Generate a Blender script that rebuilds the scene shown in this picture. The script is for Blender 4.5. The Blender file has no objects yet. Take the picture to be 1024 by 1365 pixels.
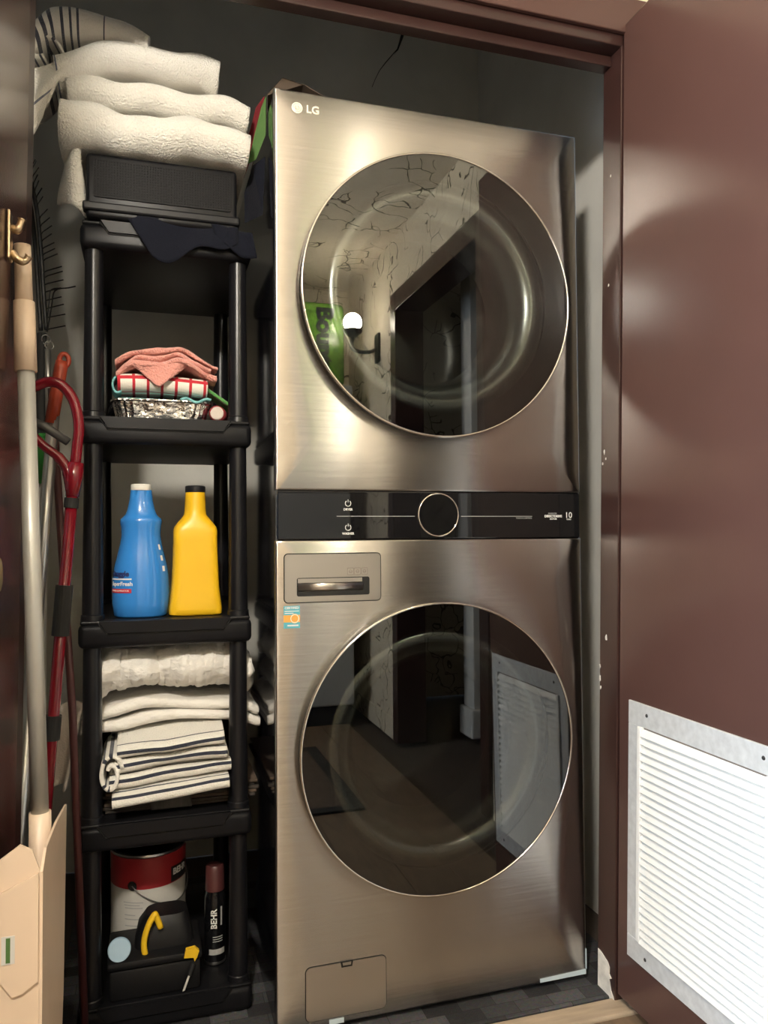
import bpy, bmesh, math, random
from mathutils import Vector, Matrix, noise
random.seed(7)
PI = math.pi
S = bpy.context.scene
COL = S.collection
# ------------------------------------------------------------------ camera
cam_d = bpy.data.cameras.new('camera'); cam = bpy.data.objects.new('camera', cam_d); COL.objects.link(cam)
cam_d.sensor_fit = 'HORIZONTAL'; cam_d.sensor_width = 36.0; cam_d.lens = 36.0 * 1025 / 1024
cam_d.clip_start = 0.02
_R = Vector((0.95541, -0.29520, -0.00645)); _U = Vector((-0.00214, -0.02877, 0.99958)); _F = Vector((0.29526, 0.95500, 0.02812))
m = Matrix((_R, _U, -_F)).transposed().to_4x4(); m.translation = Vector((-0.2428, -1.5139, 0.9916))
cam.matrix_world = m
S.camera = cam
# ------------------------------------------------------------------ world, exposure
S.view_settings.view_transform = 'Standard'; S.view_settings.look = 'None'
S.view_settings.gamma = 1.0; S.view_settings.use_curve_mapping = False
S.view_settings.exposure = 0.08
W = bpy.data.worlds.new('sky_world'); S.world = W; W.use_nodes = True
_bg = W.node_tree.nodes['Background']; _bg.inputs[0].default_value = (0.62, 0.78, 1.0, 1); _bg.inputs[1].default_value = 1.6
# daylight coming in through the hall window (window_1, in the left hall wall)
_l = bpy.data.lights.new('window_daylight', 'AREA'); _l.shape = 'RECTANGLE'; _l.size = 1.0; _l.size_y = 1.3
_l.energy = 120; _l.color = (0.80, 0.90, 1.0)
_lo = bpy.data.objects.new('window_daylight', _l); COL.objects.link(_lo)
_lo.location = (-1.72, -1.15, 1.05); _lo.rotation_euler = (0, -PI / 2, 0)
BULB = 200.0     # sconce globe
DOME = 540.0     # hall pendant globe

# ------------------------------------------------------------------ materials
def nd(t, typ, **kw):
    n = t.nodes.new(typ)
    for k, v in kw.items():
        setattr(n, k, v)
    return n
def mat(name, col, rough=0.5, metal=0.0, var=0.0, vscale=6.0, bump=0.0, bscale=200.0, spec=0.5, coat=0.0,
        aniso=0.0, emit=None, estr=0.0, stretch=(1, 1, 1), bdist=0.002, sheen=0.0, rvar=0.0):
    M = bpy.data.materials.new(name); M.use_nodes = True; t = M.node_tree
    b = t.nodes['Principled BSDF']
    b.inputs['Base Color'].default_value = (*col, 1); b.inputs['Roughness'].default_value = rough
    b.inputs['Metallic'].default_value = metal; b.inputs['Specular IOR Level'].default_value = spec
    b.inputs['Coat Weight'].default_value = coat; b.inputs['Coat Roughness'].default_value = 0.08
    if sheen: b.inputs['Sheen Weight'].default_value = sheen
    if aniso: b.inputs['Anisotropic'].default_value = aniso
    if emit:
        b.inputs['Emission Color'].default_value = (*emit, 1); b.inputs['Emission Strength'].default_value = estr
    tc = nd(t, 'ShaderNodeTexCoord'); mp = nd(t, 'ShaderNodeMapping'); mp.inputs['Scale'].default_value = stretch
    t.links.new(tc.outputs['Object'], mp.inputs['Vector'])
    if var or rvar:
        n = nd(t, 'ShaderNodeTexNoise'); n.inputs['Scale'].default_value = vscale; n.inputs['Detail'].default_value = 6
        t.links.new(mp.outputs[0], n.inputs['Vector'])
    if var:
        r = nd(t, 'ShaderNodeMapRange'); r.inputs['From Min'].default_value = 0.25; r.inputs['From Max'].default_value = 0.75
        r.inputs['To Min'].default_value = 1 - var; r.inputs['To Max'].default_value = 1 + var
        t.links.new(n.outputs['Fac'], r.inputs['Value'])
        mx = nd(t, 'ShaderNodeVectorMath', operation='SCALE'); mx.inputs[0].default_value = col
        t.links.new(r.outputs[0], mx.inputs['Scale']); t.links.new(mx.outputs[0], b.inputs['Base Color'])
    if rvar:
        r = nd(t, 'ShaderNodeMapRange'); r.inputs['To Min'].default_value = max(rough - rvar, 0); r.inputs['To Max'].default_value = rough + rvar
        t.links.new(n.outputs['Fac'], r.inputs['Value']); t.links.new(r.outputs[0], b.inputs['Roughness'])
    if bump:
        n2 = nd(t, 'ShaderNodeTexNoise'); n2.inputs['Scale'].default_value = bscale; n2.inputs['Detail'].default_value = 4
        t.links.new(mp.outputs[0], n2.inputs['Vector'])
        bp = nd(t, 'ShaderNodeBump'); bp.inputs['Strength'].default_value = bump; bp.inputs['Distance'].default_value = bdist
        t.links.new(n2.outputs['Fac'], bp.inputs['Height']); t.links.new(bp.outputs[0], b.inputs['Normal'])
    return M
def bsdf(M): return M.node_tree.nodes['Principled BSDF']

def stripes_mat(name, base, stripe, spots, axis=1, bump=0.4):
    """cloth; spots = [(position, half width)] along the uv axis (metres)"""
    M = mat(name, base, 0.95, bump=min(1.0, bump * 1.3), bscale=300, bdist=0.006, sheen=0.3); t = M.node_tree; b = bsdf(M)
    uv = nd(t, 'ShaderNodeUVMap'); sp = nd(t, 'ShaderNodeSeparateXYZ'); t.links.new(uv.outputs[0], sp.inputs[0])
    prev = None
    for p, h in spots:
        s = nd(t, 'ShaderNodeMath', operation='SUBTRACT'); t.links.new(sp.outputs[axis], s.inputs[0]); s.inputs[1].default_value = p
        a = nd(t, 'ShaderNodeMath', operation='ABSOLUTE'); t.links.new(s.outputs[0], a.inputs[0])
        l = nd(t, 'ShaderNodeMath', operation='LESS_THAN'); t.links.new(a.outputs[0], l.inputs[0]); l.inputs[1].default_value = h
        if prev is None: prev = l
        else:
            q = nd(t, 'ShaderNodeMath', operation='MAXIMUM'); t.links.new(prev.outputs[0], q.inputs[0]); t.links.new(l.outputs[0], q.inputs[1]); prev = q
    mx = nd(t, 'ShaderNodeMix', data_type='RGBA'); mx.inputs[6].default_value = (*base, 1); mx.inputs[7].default_value = (*stripe, 1)
    t.links.new(prev.outputs[0], mx.inputs[0]); t.links.new(mx.outputs[2], b.inputs['Base Color'])
    return M

def tinted_glass(name, tint, refl):
    M = bpy.data.materials.new(name); M.use_nodes = True; t = M.node_tree; t.nodes.clear()
    o = nd(t, 'ShaderNodeOutputMaterial'); g = nd(t, 'ShaderNodeBsdfGlossy'); g.inputs['Roughness'].default_value = 0.0
    g.inputs['Color'].default_value = (1, 1, 1, 1)
    tr = nd(t, 'ShaderNodeBsdfTransparent'); tr.inputs['Color'].default_value = (*tint, 1)
    lw = nd(t, 'ShaderNodeFresnel'); lw.inputs['IOR'].default_value = 1.5
    ad = nd(t, 'ShaderNodeMath', operation='ADD'); ad.inputs[1].default_value = refl; t.links.new(lw.outputs[0], ad.inputs[0])
    mx = nd(t, 'ShaderNodeMixShader'); t.links.new(ad.outputs[0], mx.inputs[0]); t.links.new(tr.outputs[0], mx.inputs[1]); t.links.new(g.outputs[0], mx.inputs[2])
    t.links.new(mx.outputs[0], o.inputs['Surface'])
    return M

M = {}
M['steel'] = mat('brushed_steel', (0.53, 0.505, 0.48), 0.25, 1.0, aniso=1.0, var=0.05, vscale=40, stretch=(1, 1, 26), bump=0.035, bscale=3.0, bdist=0.02)
M['steel_flat'] = mat('satin_steel', (0.50, 0.465, 0.425), 0.36, 1.0, aniso=0.6)
M['chrome'] = mat('bright_trim', (0.80, 0.74, 0.66), 0.16, 1.0)
M['cabinet'] = mat('dark_gloss_cabinet', (0.012, 0.012, 0.016), 0.07, 0.0, spec=0.9, coat=0.6)
M['gap'] = mat('black_gap', (0.006, 0.006, 0.006), 0.6)
M['black_gloss'] = mat('black_gloss', (0.006, 0.006, 0.007), 0.05, spec=0.6)
M['panel'] = mat('black_control_glass', (0.008, 0.008, 0.009), 0.02, spec=0.5, coat=0.0, bump=0.02, bscale=4, bdist=0.01)
M['glass'] = tinted_glass('tinted_door_glass', (0.60, 0.61, 0.60), 0.028)
M['bowl'] = mat('door_bowl_grey', (0.62, 0.65, 0.63), 0.24, 0.9, coat=0.3)
M['drum'] = mat('drum_steel', (0.06, 0.06, 0.06), 0.28, 0.9)
M['print'] = mat('white_print', (0.75, 0.75, 0.74), 0.5)
M['print_grey'] = mat('grey_print', (0.40, 0.40, 0.40), 0.5)
M['print_and_shade'] = mat('brown_print_and_shade', (0.28, 0.23, 0.20), 0.5)
M['cream_print'] = mat('cream_print', (0.86, 0.82, 0.68), 0.4)
M['teal_print'] = mat('teal_print', (0.10, 0.42, 0.52), 0.5)
M['orange_print'] = mat('orange_print', (0.85, 0.38, 0.08), 0.5)
M['black_print'] = mat('black_print', (0.01, 0.01, 0.012), 0.5)
M['tape'] = mat('pale_blue_tape', (0.55, 0.66, 0.72), 0.4)
M['brown'] = mat('brown_door_paint', (0.080, 0.041, 0.035), 0.20, var=0.05, vscale=5, bump=0.10, bscale=90, bdist=0.001, spec=0.36, coat=0.0)
bsdf(M['brown']).inputs['Coat Roughness'].default_value = 0.28
M['brown_dark'] = mat('brown_frame_paint', (0.036, 0.016, 0.014), 0.30, var=0.15, vscale=8, bump=0.08, bscale=60, bdist=0.001)
M['chip'] = mat('bare_plaster', (0.72, 0.69, 0.64), 0.9, var=0.25, vscale=40, bump=0.5, bscale=80)
M['grille'] = mat('galvanised_paint', (0.66, 0.68, 0.70), 0.38, 0.25, var=0.12, vscale=70, bump=0.15, bscale=120)
M['slat'] = mat('white_slat_paint', (0.82, 0.82, 0.80), 0.45, var=0.05, vscale=25)
M['screw'] = mat('dark_screw', (0.06, 0.06, 0.065), 0.4, 0.6)
M['closet_wall'] = mat('closet_plaster', (0.76, 0.74, 0.68), 0.85, var=0.12, vscale=5, bump=0.25, bscale=30, bdist=0.004)
M['closet_side'] = mat('closet_side_paint', (0.80, 0.79, 0.76), 0.55, var=0.08, vscale=5, bump=0.15, bscale=25, bdist=0.004)
M['plastic'] = mat('black_rack_plastic', (0.007, 0.007, 0.0085), 0.40, spec=0.20, var=0.15, vscale=30, bump=0.08, bscale=300, bdist=0.0006)
M['post'] = mat('black_post_plastic', (0.008, 0.008, 0.010), 0.30, spec=0.36)
M['terry'] = mat('white_terry', (0.83, 0.80, 0.73), 0.95, bump=1.0, bscale=240, bdist=0.008, sheen=0.4, var=0.04, vscale=20)
M['sheet'] = mat('white_sheet', (0.80, 0.77, 0.72), 0.9, bump=0.7, bscale=30, bdist=0.012, stretch=(1, 1, 1.8), sheen=0.2)
M['beige_cloth'] = mat('beige_cloth', (0.62, 0.55, 0.49), 0.95, bump=0.5, bscale=300, sheen=0.2)
M['navy'] = mat('navy_cloth', (0.005, 0.006, 0.012), 0.95, spec=0.2, bump=0.5, bscale=250, sheen=0.06)
M['pink'] = mat('pink_terry', (0.78, 0.34, 0.28), 0.95, bump=1.0, bscale=260, bdist=0.006, sheen=0.3)
M['teal'] = mat('teal_cloth', (0.20, 0.47, 0.48), 0.95, bump=0.6, bscale=300)
M['green_cloth'] = mat('green_cloth', (0.07, 0.15, 0.04), 0.9, bump=0.5, bscale=300)
M['red_cloth'] = mat('red_cloth', (0.22, 0.015, 0.022), 0.9, bump=0.5, bscale=300)
M['foil'] = mat('aluminium_foil', (0.80, 0.79, 0.78), 0.14, 1.0, bump=1.0, bscale=42, bdist=0.010)
M['blue'] = mat('blue_bottle', (0.035, 0.22, 0.62), 0.22, coat=0.5)
M['cap_white'] = mat('white_cap', (0.82, 0.80, 0.74), 0.35)
M['yellow'] = mat('yellow_bottle', (0.84, 0.50, 0.015), 0.36)
M['yellow_pl'] = mat('yellow_plastic', (0.80, 0.50, 0.02), 0.35)
M['cap_black'] = mat('black_cap', (0.012, 0.012, 0.016), 0.35)
M['navy_print'] = mat('navy_print', (0.02, 0.03, 0.12), 0.5)
M['red_print'] = mat('red_print', (0.55, 0.03, 0.05), 0.5)
M['card'] = mat('brown_cardboard', (0.10, 0.070, 0.050), 0.9, var=0.2, vscale=20)
M['card_dark'] = mat('dark_card', (0.045, 0.036, 0.030), 0.9, var=0.3, vscale=60)
M['woven'] = mat('woven_black', (0.06, 0.056, 0.05), 0.8, var=0.6, vscale=60, stretch=(1, 1, 0.1))
M['can_red'] = mat('can_red', (0.34, 0.022, 0.028), 0.4)
M['can_white'] = mat('can_white', (0.60, 0.58, 0.54), 0.5, var=0.06, vscale=20)
M['tin'] = mat('tin', (0.45, 0.45, 0.45), 0.3, 1.0)
M['maroon'] = mat('maroon_cap', (0.075, 0.022, 0.022), 0.4)
M['box_black'] = mat('tool_black', (0.006, 0.006, 0.007), 0.5, spec=0.3, bump=0.1, bscale=200)
M['light_blue'] = mat('light_blue_plastic', (0.24, 0.36, 0.46), 0.5)
M['cream'] = mat('cream_plastic', (0.70, 0.54, 0.40), 0.42, var=0.05, vscale=10)
M['alu'] = mat('brushed_aluminium', (0.62, 0.62, 0.60), 0.32, 0.9)
M['grey_pole'] = mat('grey_painted_pole', (0.50, 0.49, 0.45), 0.38, 0.3, var=0.05, vscale=20)
M['red_pl'] = mat('red_plastic', (0.19, 0.006, 0.014), 0.25, coat=0.3)
M['orange_pl'] = mat('orange_red_plastic', (0.38, 0.05, 0.02), 0.38)
M['green_pl'] = mat('green_plastic', (0.04, 0.30, 0.05), 0.3)
M['grey_pl'] = mat('grey_plastic', (0.09, 0.09, 0.09), 0.35)
M['wire'] = mat('black_wire', (0.008, 0.008, 0.008), 0.5)
M['bronze'] = mat('bronze_metal', (0.50, 0.38, 0.25), 0.28, 1.0)
M['brass'] = mat('aged_brass', (0.42, 0.35, 0.20), 0.35, 1.0, var=0.15, vscale=60)
M['matt_black'] = mat('black_rubber', (0.014, 0.014, 0.014), 0.7)
M['hall_wall'] = mat('hall_plaster', (0.62, 0.55, 0.43), 0.85, var=0.08, vscale=4, bump=0.7, bscale=14, bdist=0.012)
M['ceiling'] = mat('ceiling_plaster', (0.64, 0.57, 0.46), 0.9, var=0.08, vscale=4, bump=0.8, bscale=12, bdist=0.014)
M['plank'] = mat('wood_plank', (0.17, 0.118, 0.078), 0.40, var=0.25, vscale=10, stretch=(6, 1, 6), bump=0.1, bscale=30)
M['threshold'] = mat('wood_threshold', (0.42, 0.33, 0.24), 0.45, var=0.2, vscale=12, stretch=(1, 6, 6))
M['white_paint'] = mat('white_gloss_paint', (0.70, 0.69, 0.66), 0.35)
M['appliance'] = mat('appliance_white', (0.42, 0.42, 0.41), 0.3)
M['pack_green'] = mat('pack_green', (0.10, 0.22, 0.03), 0.25, var=0.6, vscale=12)
M['pack_white'] = mat('pack_white', (0.8, 0.8, 0.72), 0.3)
M['globe'] = mat('lit_globe', (1, 0.95, 0.85), 0.5, emit=(1.0, 0.89, 0.70), estr=BULB)
M['dome'] = mat('lit_dome', (1, 0.95, 0.85), 0.5, emit=(1.0, 0.93, 0.81), estr=DOME)
M['lamp_iron'] = mat('lamp_iron', (0.015, 0.014, 0.013), 0.45, 0.5)
M['cabinet_wood'] = mat('cabinet_wood', (0.16, 0.085, 0.045), 0.45, var=0.2, vscale=8, stretch=(4, 4, 0.5))
M['sub_floor'] = mat('sub_floor', (0.06, 0.045, 0.035), 0.8)
M['window_glass'] = tinted_glass('window_glass', (0.95, 0.97, 0.98), 0.0)

# red / white checked cloth
def check_mat():
    Q = mat('red_white_check', (0.78, 0.74, 0.66), 0.95, bump=0.6, bscale=400); t = Q.node_tree; b = bsdf(Q)
    uv = nd(t, 'ShaderNodeUVMap'); sp = nd(t, 'ShaderNodeSeparateXYZ'); t.links.new(uv.outputs[0], sp.inputs[0]); outs = []
    for ax, per, wd in ((0, 0.026, 0.20), (1, 0.026, 0.20)):
        d = nd(t, 'ShaderNodeMath', operation='DIVIDE'); d.inputs[1].default_value = per; t.links.new(sp.outputs[ax], d.inputs[0])
        f = nd(t, 'ShaderNodeMath', operation='FRACT'); t.links.new(d.outputs[0], f.inputs[0])
        l = nd(t, 'ShaderNodeMath', operation='LESS_THAN'); l.inputs[1].default_value = wd; t.links.new(f.outputs[0], l.inputs[0]); outs.append(l)
    q = nd(t, 'ShaderNodeMath', operation='MAXIMUM'); t.links.new(outs[0].outputs[0], q.inputs[0]); t.links.new(outs[1].outputs[0], q.inputs[1])
    mx = nd(t, 'ShaderNodeMix', data_type='RGBA'); mx.inputs[6].default_value = (0.78, 0.74, 0.66, 1); mx.inputs[7].default_value = (0.50, 0.025, 0.04, 1)
    t.links.new(q.outputs[0], mx.inputs[0]); t.links.new(mx.outputs[2], b.inputs['Base Color'])
    return Q
M['check'] = check_mat()
# dark floor mat woven in blocks
def block_mat():
    Q = mat('woven_block_mat', (0.03, 0.03, 0.034), 0.9, bump=0.6, bscale=300); t = Q.node_tree; b = bsdf(Q)
    tc = nd(t, 'ShaderNodeTexCoord'); br = nd(t, 'ShaderNodeTexBrick'); br.inputs['Scale'].default_value = 6.5
    br.inputs['Color1'].default_value = (0.018, 0.018, 0.022, 1); br.inputs['Color2'].default_value = (0.115, 0.115, 0.125, 1); br.inputs['Mortar'].default_value = (0.012, 0.012, 0.014, 1)
    br.inputs['Mortar Size'].default_value = 0.004
    n = nd(t, 'ShaderNodeTexNoise'); n.inputs['Scale'].default_value = 120
    mx = nd(t, 'ShaderNodeMix', data_type='RGBA', blend_type='MULTIPLY'); mx.inputs[0].default_value = 0.7
    t.links.new(tc.outputs['Object'], br.inputs['Vector']); t.links.new(tc.outputs['Object'], n.inputs['Vector'])
    t.links.new(br.outputs[0], mx.inputs[6]); t.links.new(n.outputs['Color'], mx.inputs[7]); t.links.new(mx.outputs[2], b.inputs['Base Color'])
    return Q
M['block_mat'] = block_mat()
# perforated black plastic (stool)
def perf_mat():
    Q = mat('perforated_black_plastic', (0.006, 0.006, 0.007), 0.5, spec=0.12); t = Q.node_tree; b = bsdf(Q)
    tc = nd(t, 'ShaderNodeTexCoord'); vo = nd(t, 'ShaderNodeTexVoronoi'); vo.inputs['Scale'].default_value = 190; vo.inputs['Randomness'].default_value = 0.0
    r = nd(t, 'ShaderNodeMapRange'); r.inputs['From Min'].default_value = 0.3; r.inputs['From Max'].default_value = 0.45
    t.links.new(tc.outputs['Object'], vo.inputs['Vector']); t.links.new(vo.outputs['Distance'], r.inputs['Value'])
    bp = nd(t, 'ShaderNodeBump'); bp.inputs['Strength'].default_value = 0.8; bp.inputs['Distance'].default_value = 0.002
    t.links.new(r.outputs[0], bp.inputs['Height']); t.links.new(bp.outputs[0], b.inputs['Normal'])
    n = nd(t, 'ShaderNodeTexNoise'); n.inputs['Scale'].default_value = 22; g = nd(t, 'ShaderNodeMath', operation='GREATER_THAN'); g.inputs[1].default_value = 0.72
    t.links.new(tc.outputs['Object'], n.inputs['Vector']); t.links.new(n.outputs['Fac'], g.inputs[0])
    q = nd(t, 'ShaderNodeMath', operation='LESS_THAN'); q.inputs[1].default_value = 0.30; t.links.new(vo.outputs['Distance'], q.inputs[0])
    mu = nd(t, 'ShaderNodeMath', operation='MULTIPLY'); t.links.new(g.outputs[0], mu.inputs[0]); t.links.new(q.outputs[0], mu.inputs[1])
    mx = nd(t, 'ShaderNodeMix', data_type='RGBA'); mx.inputs[6].default_value = (0.006, 0.006, 0.007, 1); mx.inputs[7].default_value = (0.55, 0.55, 0.55, 1)
    t.links.new(mu.outputs[0], mx.inputs[0]); t.links.new(mx.outputs[2], b.inputs['Base Color'])
    return Q
M['perf'] = perf_mat()
# wires of skip-trowel cracks on hall plaster
for key in ('hall_wall', 'ceiling'):
    t = M[key].node_tree; b = bsdf(M[key])
    tc = nd(t, 'ShaderNodeTexCoord'); nz = nd(t, 'ShaderNodeTexNoise'); nz.inputs['Scale'].default_value = 5
    av = nd(t, 'ShaderNodeMix', data_type='VECTOR'); av.inputs[0].default_value = 0.25
    t.links.new(tc.outputs['Object'], nz.inputs['Vector']); t.links.new(tc.outputs['Object'], av.inputs[4]); t.links.new(nz.outputs['Color'], av.inputs[5])
    vo = nd(t, 'ShaderNodeTexVoronoi', feature='DISTANCE_TO_EDGE'); vo.inputs['Scale'].default_value = 9
    t.links.new(av.outputs[1], vo.inputs['Vector'])
    l = nd(t, 'ShaderNodeMath', operation='LESS_THAN'); l.inputs[1].default_value = 0.018; t.links.new(vo.outputs['Distance'], l.inputs[0])
    n3 = nd(t, 'ShaderNodeTexNoise'); n3.inputs['Scale'].default_value = 3.2; t.links.new(tc.outputs['Object'], n3.inputs['Vector'])
    g = nd(t, 'ShaderNodeMath', operation='GREATER_THAN'); g.inputs[1].default_value = 0.48; t.links.new(n3.outputs['Fac'], g.inputs[0])
    mu = nd(t, 'ShaderNodeMath', operation='MULTIPLY'); t.links.new(l.outputs[0], mu.inputs[0]); t.links.new(g.outputs[0], mu.inputs[1])
    mx = nd(t, 'ShaderNodeMix', data_type='RGBA'); mx.inputs[7].default_value = (0.10, 0.07, 0.045, 1)
    src = b.inputs['Base Color'].links[0].from_socket
    t.links.new(mu.outputs[0], mx.inputs[0]); t.links.new(src, mx.inputs[6]); t.links.new(mx.outputs[2], b.inputs['Base Color'])

# ------------------------------------------------------------------ mesh helpers
ORG = {}
def worg(o): return ORG.get(o.name, Vector((0, 0, 0)))
def tag(o, label=None, cat=None, group=None, kind=None):
    if label: o['label'] = label
    if cat: o['category'] = cat
    if group: o['group'] = group
    if kind: o['kind'] = kind
    return o
def thing(name, loc, label, cat, group=None, kind=None):
    o = bpy.data.objects.new(name, None); COL.objects.link(o); o.empty_display_size = 0.05
    o.location = loc; ORG[o.name] = Vector(loc)
    return tag(o, label, cat, group, kind)
def obj(name, bm, ma, parent=None, smooth=False, org=None):
    """bm is a bmesh in world coordinates"""
    bmesh.ops.recalc_face_normals(bm, faces=bm.faces)
    if ma == 'steel_flat':
        ul = bm.loops.layers.uv.new('UVMap')
        for f in bm.faces:
            for lp in f.loops: lp[ul].uv = (lp.vert.co.z, lp.vert.co.x)
    if org is None:
        xs = [v.co for v in bm.verts]
        lo = Vector((min(v.x for v in xs), min(v.y for v in xs), min(v.z for v in xs)))
        hi = Vector((max(v.x for v in xs), max(v.y for v in xs), max(v.z for v in xs)))
        org = Vector(((lo.x + hi.x) / 2, (lo.y + hi.y) / 2, lo.z))
    bmesh.ops.translate(bm, verts=bm.verts, vec=-Vector(org))
    me = bpy.data.meshes.new(name); bm.to_mesh(me); bm.free()
    if smooth:
        for p in me.polygons: p.use_smooth = True
    me.materials.append(M[ma] if isinstance(ma, str) else ma)
    o = bpy.data.objects.new(name, me); COL.objects.link(o)
    if parent:
        o.parent = parent; o.location = Vector(org) - worg(parent)
    else: o.location = org
    ORG[o.name] = Vector(org)
    return o
def dup(o, off, parent=None, name=None):
    c = o.copy(); COL.objects.link(c); c.location = o.location + Vector(off); ORG[c.name] = ORG[o.name] + Vector(off)
    return c
def auto_smooth(o, ang=40):
    me = o.data
    for p in me.polygons: p.use_smooth = True
    bm = bmesh.new(); bm.from_mesh(me)
    for e in bm.edges:
        if len(e.link_faces) == 2 and e.calc_face_angle(0) > math.radians(ang): e.smooth = False
    bm.to_mesh(me); bm.free()
    return o
def box(bm, x0, x1, y0, y1, z0, z1, bev=0.0, seg=2):
    r = bmesh.ops.create_cube(bm, size=1.0); vs = r['verts']
    for v in vs:
        v.co = Vector((x0 + (v.co.x + 0.5) * (x1 - x0), y0 + (v.co.y + 0.5) * (y1 - y0), z0 + (v.co.z + 0.5) * (z1 - z0)))
    if bev:
        es = list({e for v in vs for e in v.link_edges})
        bmesh.ops.bevel(bm, geom=es, offset=bev, segments=seg, profile=0.5, affect='EDGES')
    return bm
def B(*a, **k):
    return box(bmesh.new(), *a, **k)
def warp(bm, f):
    for v in bm.verts: v.co = Vector(f(v.co))
    return bm
def frame_axes(d):
    d = d.normalized(); a = Vector((0, 0, 1)) if abs(d.z) < 0.9 else Vector((1, 0, 0))
    u = d.cross(a).normalized(); return u, d.cross(u).normalized()
def tube(bm, pts, rad, n=12, cap=True, closed=False):
    pts = [Vector(p) for p in pts]; N = len(pts); rings = []; pu = None
    for i, p in enumerate(pts):
        if closed: d = pts[(i + 1) % N] - pts[i - 1]
        else: d = pts[min(i + 1, N - 1)] - pts[max(i - 1, 0)]
        u, w = frame_axes(d)
        if pu is not None:
            dn = d.normalized(); u = (pu - dn * pu.dot(dn)).normalized(); w = dn.cross(u).normalized()
        pu = u; r = rad[i] if isinstance(rad, (list, tuple)) else rad
        rings.append([bm.verts.new(p + (u * math.cos(2 * PI * k / n) + w * math.sin(2 * PI * k / n)) * r) for k in range(n)])
    for i in range(N if closed else N - 1):
        a, b = rings[i], rings[(i + 1) % N]
        for k in range(n): bm.faces.new((a[k], a[(k + 1) % n], b[(k + 1) % n], b[k]))
    if cap and not closed:
        bm.faces.new(rings[0][::-1]); bm.faces.new(rings[-1])
    return bm
def T(*a, **k): return tube(bmesh.new(), *a, **k)
def smooth_path(pts, sub=6):
    P = [Vector(p) for p in pts]; out = []
    for i in range(len(P) - 1):
        p0, p1, p2, p3 = P[max(i - 1, 0)], P[i], P[i + 1], P[min(i + 2, len(P) - 1)]
        for k in range(sub):
            t = k / sub
            out.append(0.5 * ((2 * p1) + (p2 - p0) * t + (2 * p0 - 5 * p1 + 4 * p2 - p3) * t * t + (3 * p1 - p0 - 3 * p2 + p3) * t ** 3))
    out.append(P[-1]); return out
def loft(rings_def, n=40, ex=2.0, cap=True):
    """rings_def: (cx, cy, z, rx, ry[, exponent])"""
    bm = bmesh.new(); rings = []
    for rd in rings_def:
        cx, cy, z, rx, ry = rd[:5]; e = rd[5] if len(rd) > 5 else ex; ring = []
        for k in range(n):
            a = 2 * PI * k / n; c, s = math.cos(a), math.sin(a)
            ring.append(bm.verts.new((cx + rx * math.copysign(abs(c) ** (2 / e), c), cy + ry * math.copysign(abs(s) ** (2 / e), s), z)))
        rings.append(ring)
    for a, b in zip(rings, rings[1:]):
        for k in range(n): bm.faces.new((a[k], a[(k + 1) % n], b[(k + 1) % n], b[k]))
    if cap: bm.faces.new(rings[0][::-1]); bm.faces.new(rings[-1])
    return bm
def lathe_y(cx, cz, prof, n=96, closed=False):
    """surface of revolution about the y direction; prof = [(radius, y)]"""
    bm = bmesh.new(); rings = []
    for r, y in prof:
        if r <= 1e-6: rings.append([bm.verts.new((cx, y, cz))])
        else: rings.append([bm.verts.new((cx + r * math.cos(2 * PI * k / n), y, cz + r * math.sin(2 * PI * k / n))) for k in range(n)])
    pr = list(zip(rings, rings[1:]))
    if closed: pr.append((rings[-1], rings[0]))
    for a, b in pr:
        for k in range(n):
            k2 = (k + 1) % n
            if len(a) == 1: bm.faces.new((a[0], b[k2], b[k]))
            elif len(b) == 1: bm.faces.new((a[k], a[k2], b[0]))
            else: bm.faces.new((a[k], a[k2], b[k2], b[k]))
    return bm
def prism_y(poly, y0, y1):
    """poly [(x,z)] pushed along y"""
    bm = bmesh.new(); a = [bm.verts.new((x, y0, z)) for x, z in poly]; b = [bm.verts.new((x, y1, z)) for x, z in poly]
    n = len(poly); bm.faces.new(a); bm.faces.new(b[::-1])
    for k in range(n): bm.faces.new((a[k], b[k], b[(k + 1) % n], a[(k + 1) % n]))
    return bm
def prism_x(poly, x0, x1):
    bm = bmesh.new(); a = [bm.verts.new((x0, y, z)) for y, z in poly]; b = [bm.verts.new((x1, y, z)) for y, z in poly]
    n = len(poly); bm.faces.new(a); bm.faces.new(b[::-1])
    for k in range(n): bm.faces.new((a[k], b[k], b[(k + 1) % n], a[(k + 1) % n]))
    return bm
def rrect(x0, x1, z0, z1, r, seg=6):
    out = []
    for cx, cz, a0 in ((x1 - r, z1 - r, 0), (x0 + r, z1 - r, PI / 2), (x0 + r, z0 + r, PI), (x1 - r, z0 + r, 1.5 * PI)):
        for k in range(seg + 1):
            a = a0 + PI / 2 * k / seg; out.append((cx + r * math.cos(a), cz + r * math.sin(a)))
    return out
def text_bm(body, size, extrude=0.0006, align='CENTER', bold=0.0):
    cu = bpy.data.curves.new('t', 'FONT'); cu.body = body; cu.size = size; cu.extrude = extrude; cu.align_x = align; cu.align_y = 'CENTER'
    cu.offset = bold; cu.resolution_u = 3
    o = bpy.data.objects.new('t', cu); COL.objects.link(o); bpy.context.view_layer.update()
    me = bpy.data.meshes.new_from_object(o.evaluated_get(bpy.context.evaluated_depsgraph_get()))
    bm = bmesh.new(); bm.from_mesh(me)
    bpy.data.objects.remove(o); bpy.data.curves.remove(cu); bpy.data.meshes.remove(me)
    return bm
def text_front(body, x, y, z, size, sx=1.0, **k):
    return warp(text_bm(body, size, **k), lambda c: (x + c.x * sx, y - c.z, z + c.y))
def merge(*bms):
    out = bms[0]
    for b in bms[1:]:
        me = bpy.data.meshes.new('tmp'); b.to_mesh(me); b.free(); out.from_mesh(me); bpy.data.meshes.remove(me)
    return out
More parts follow.
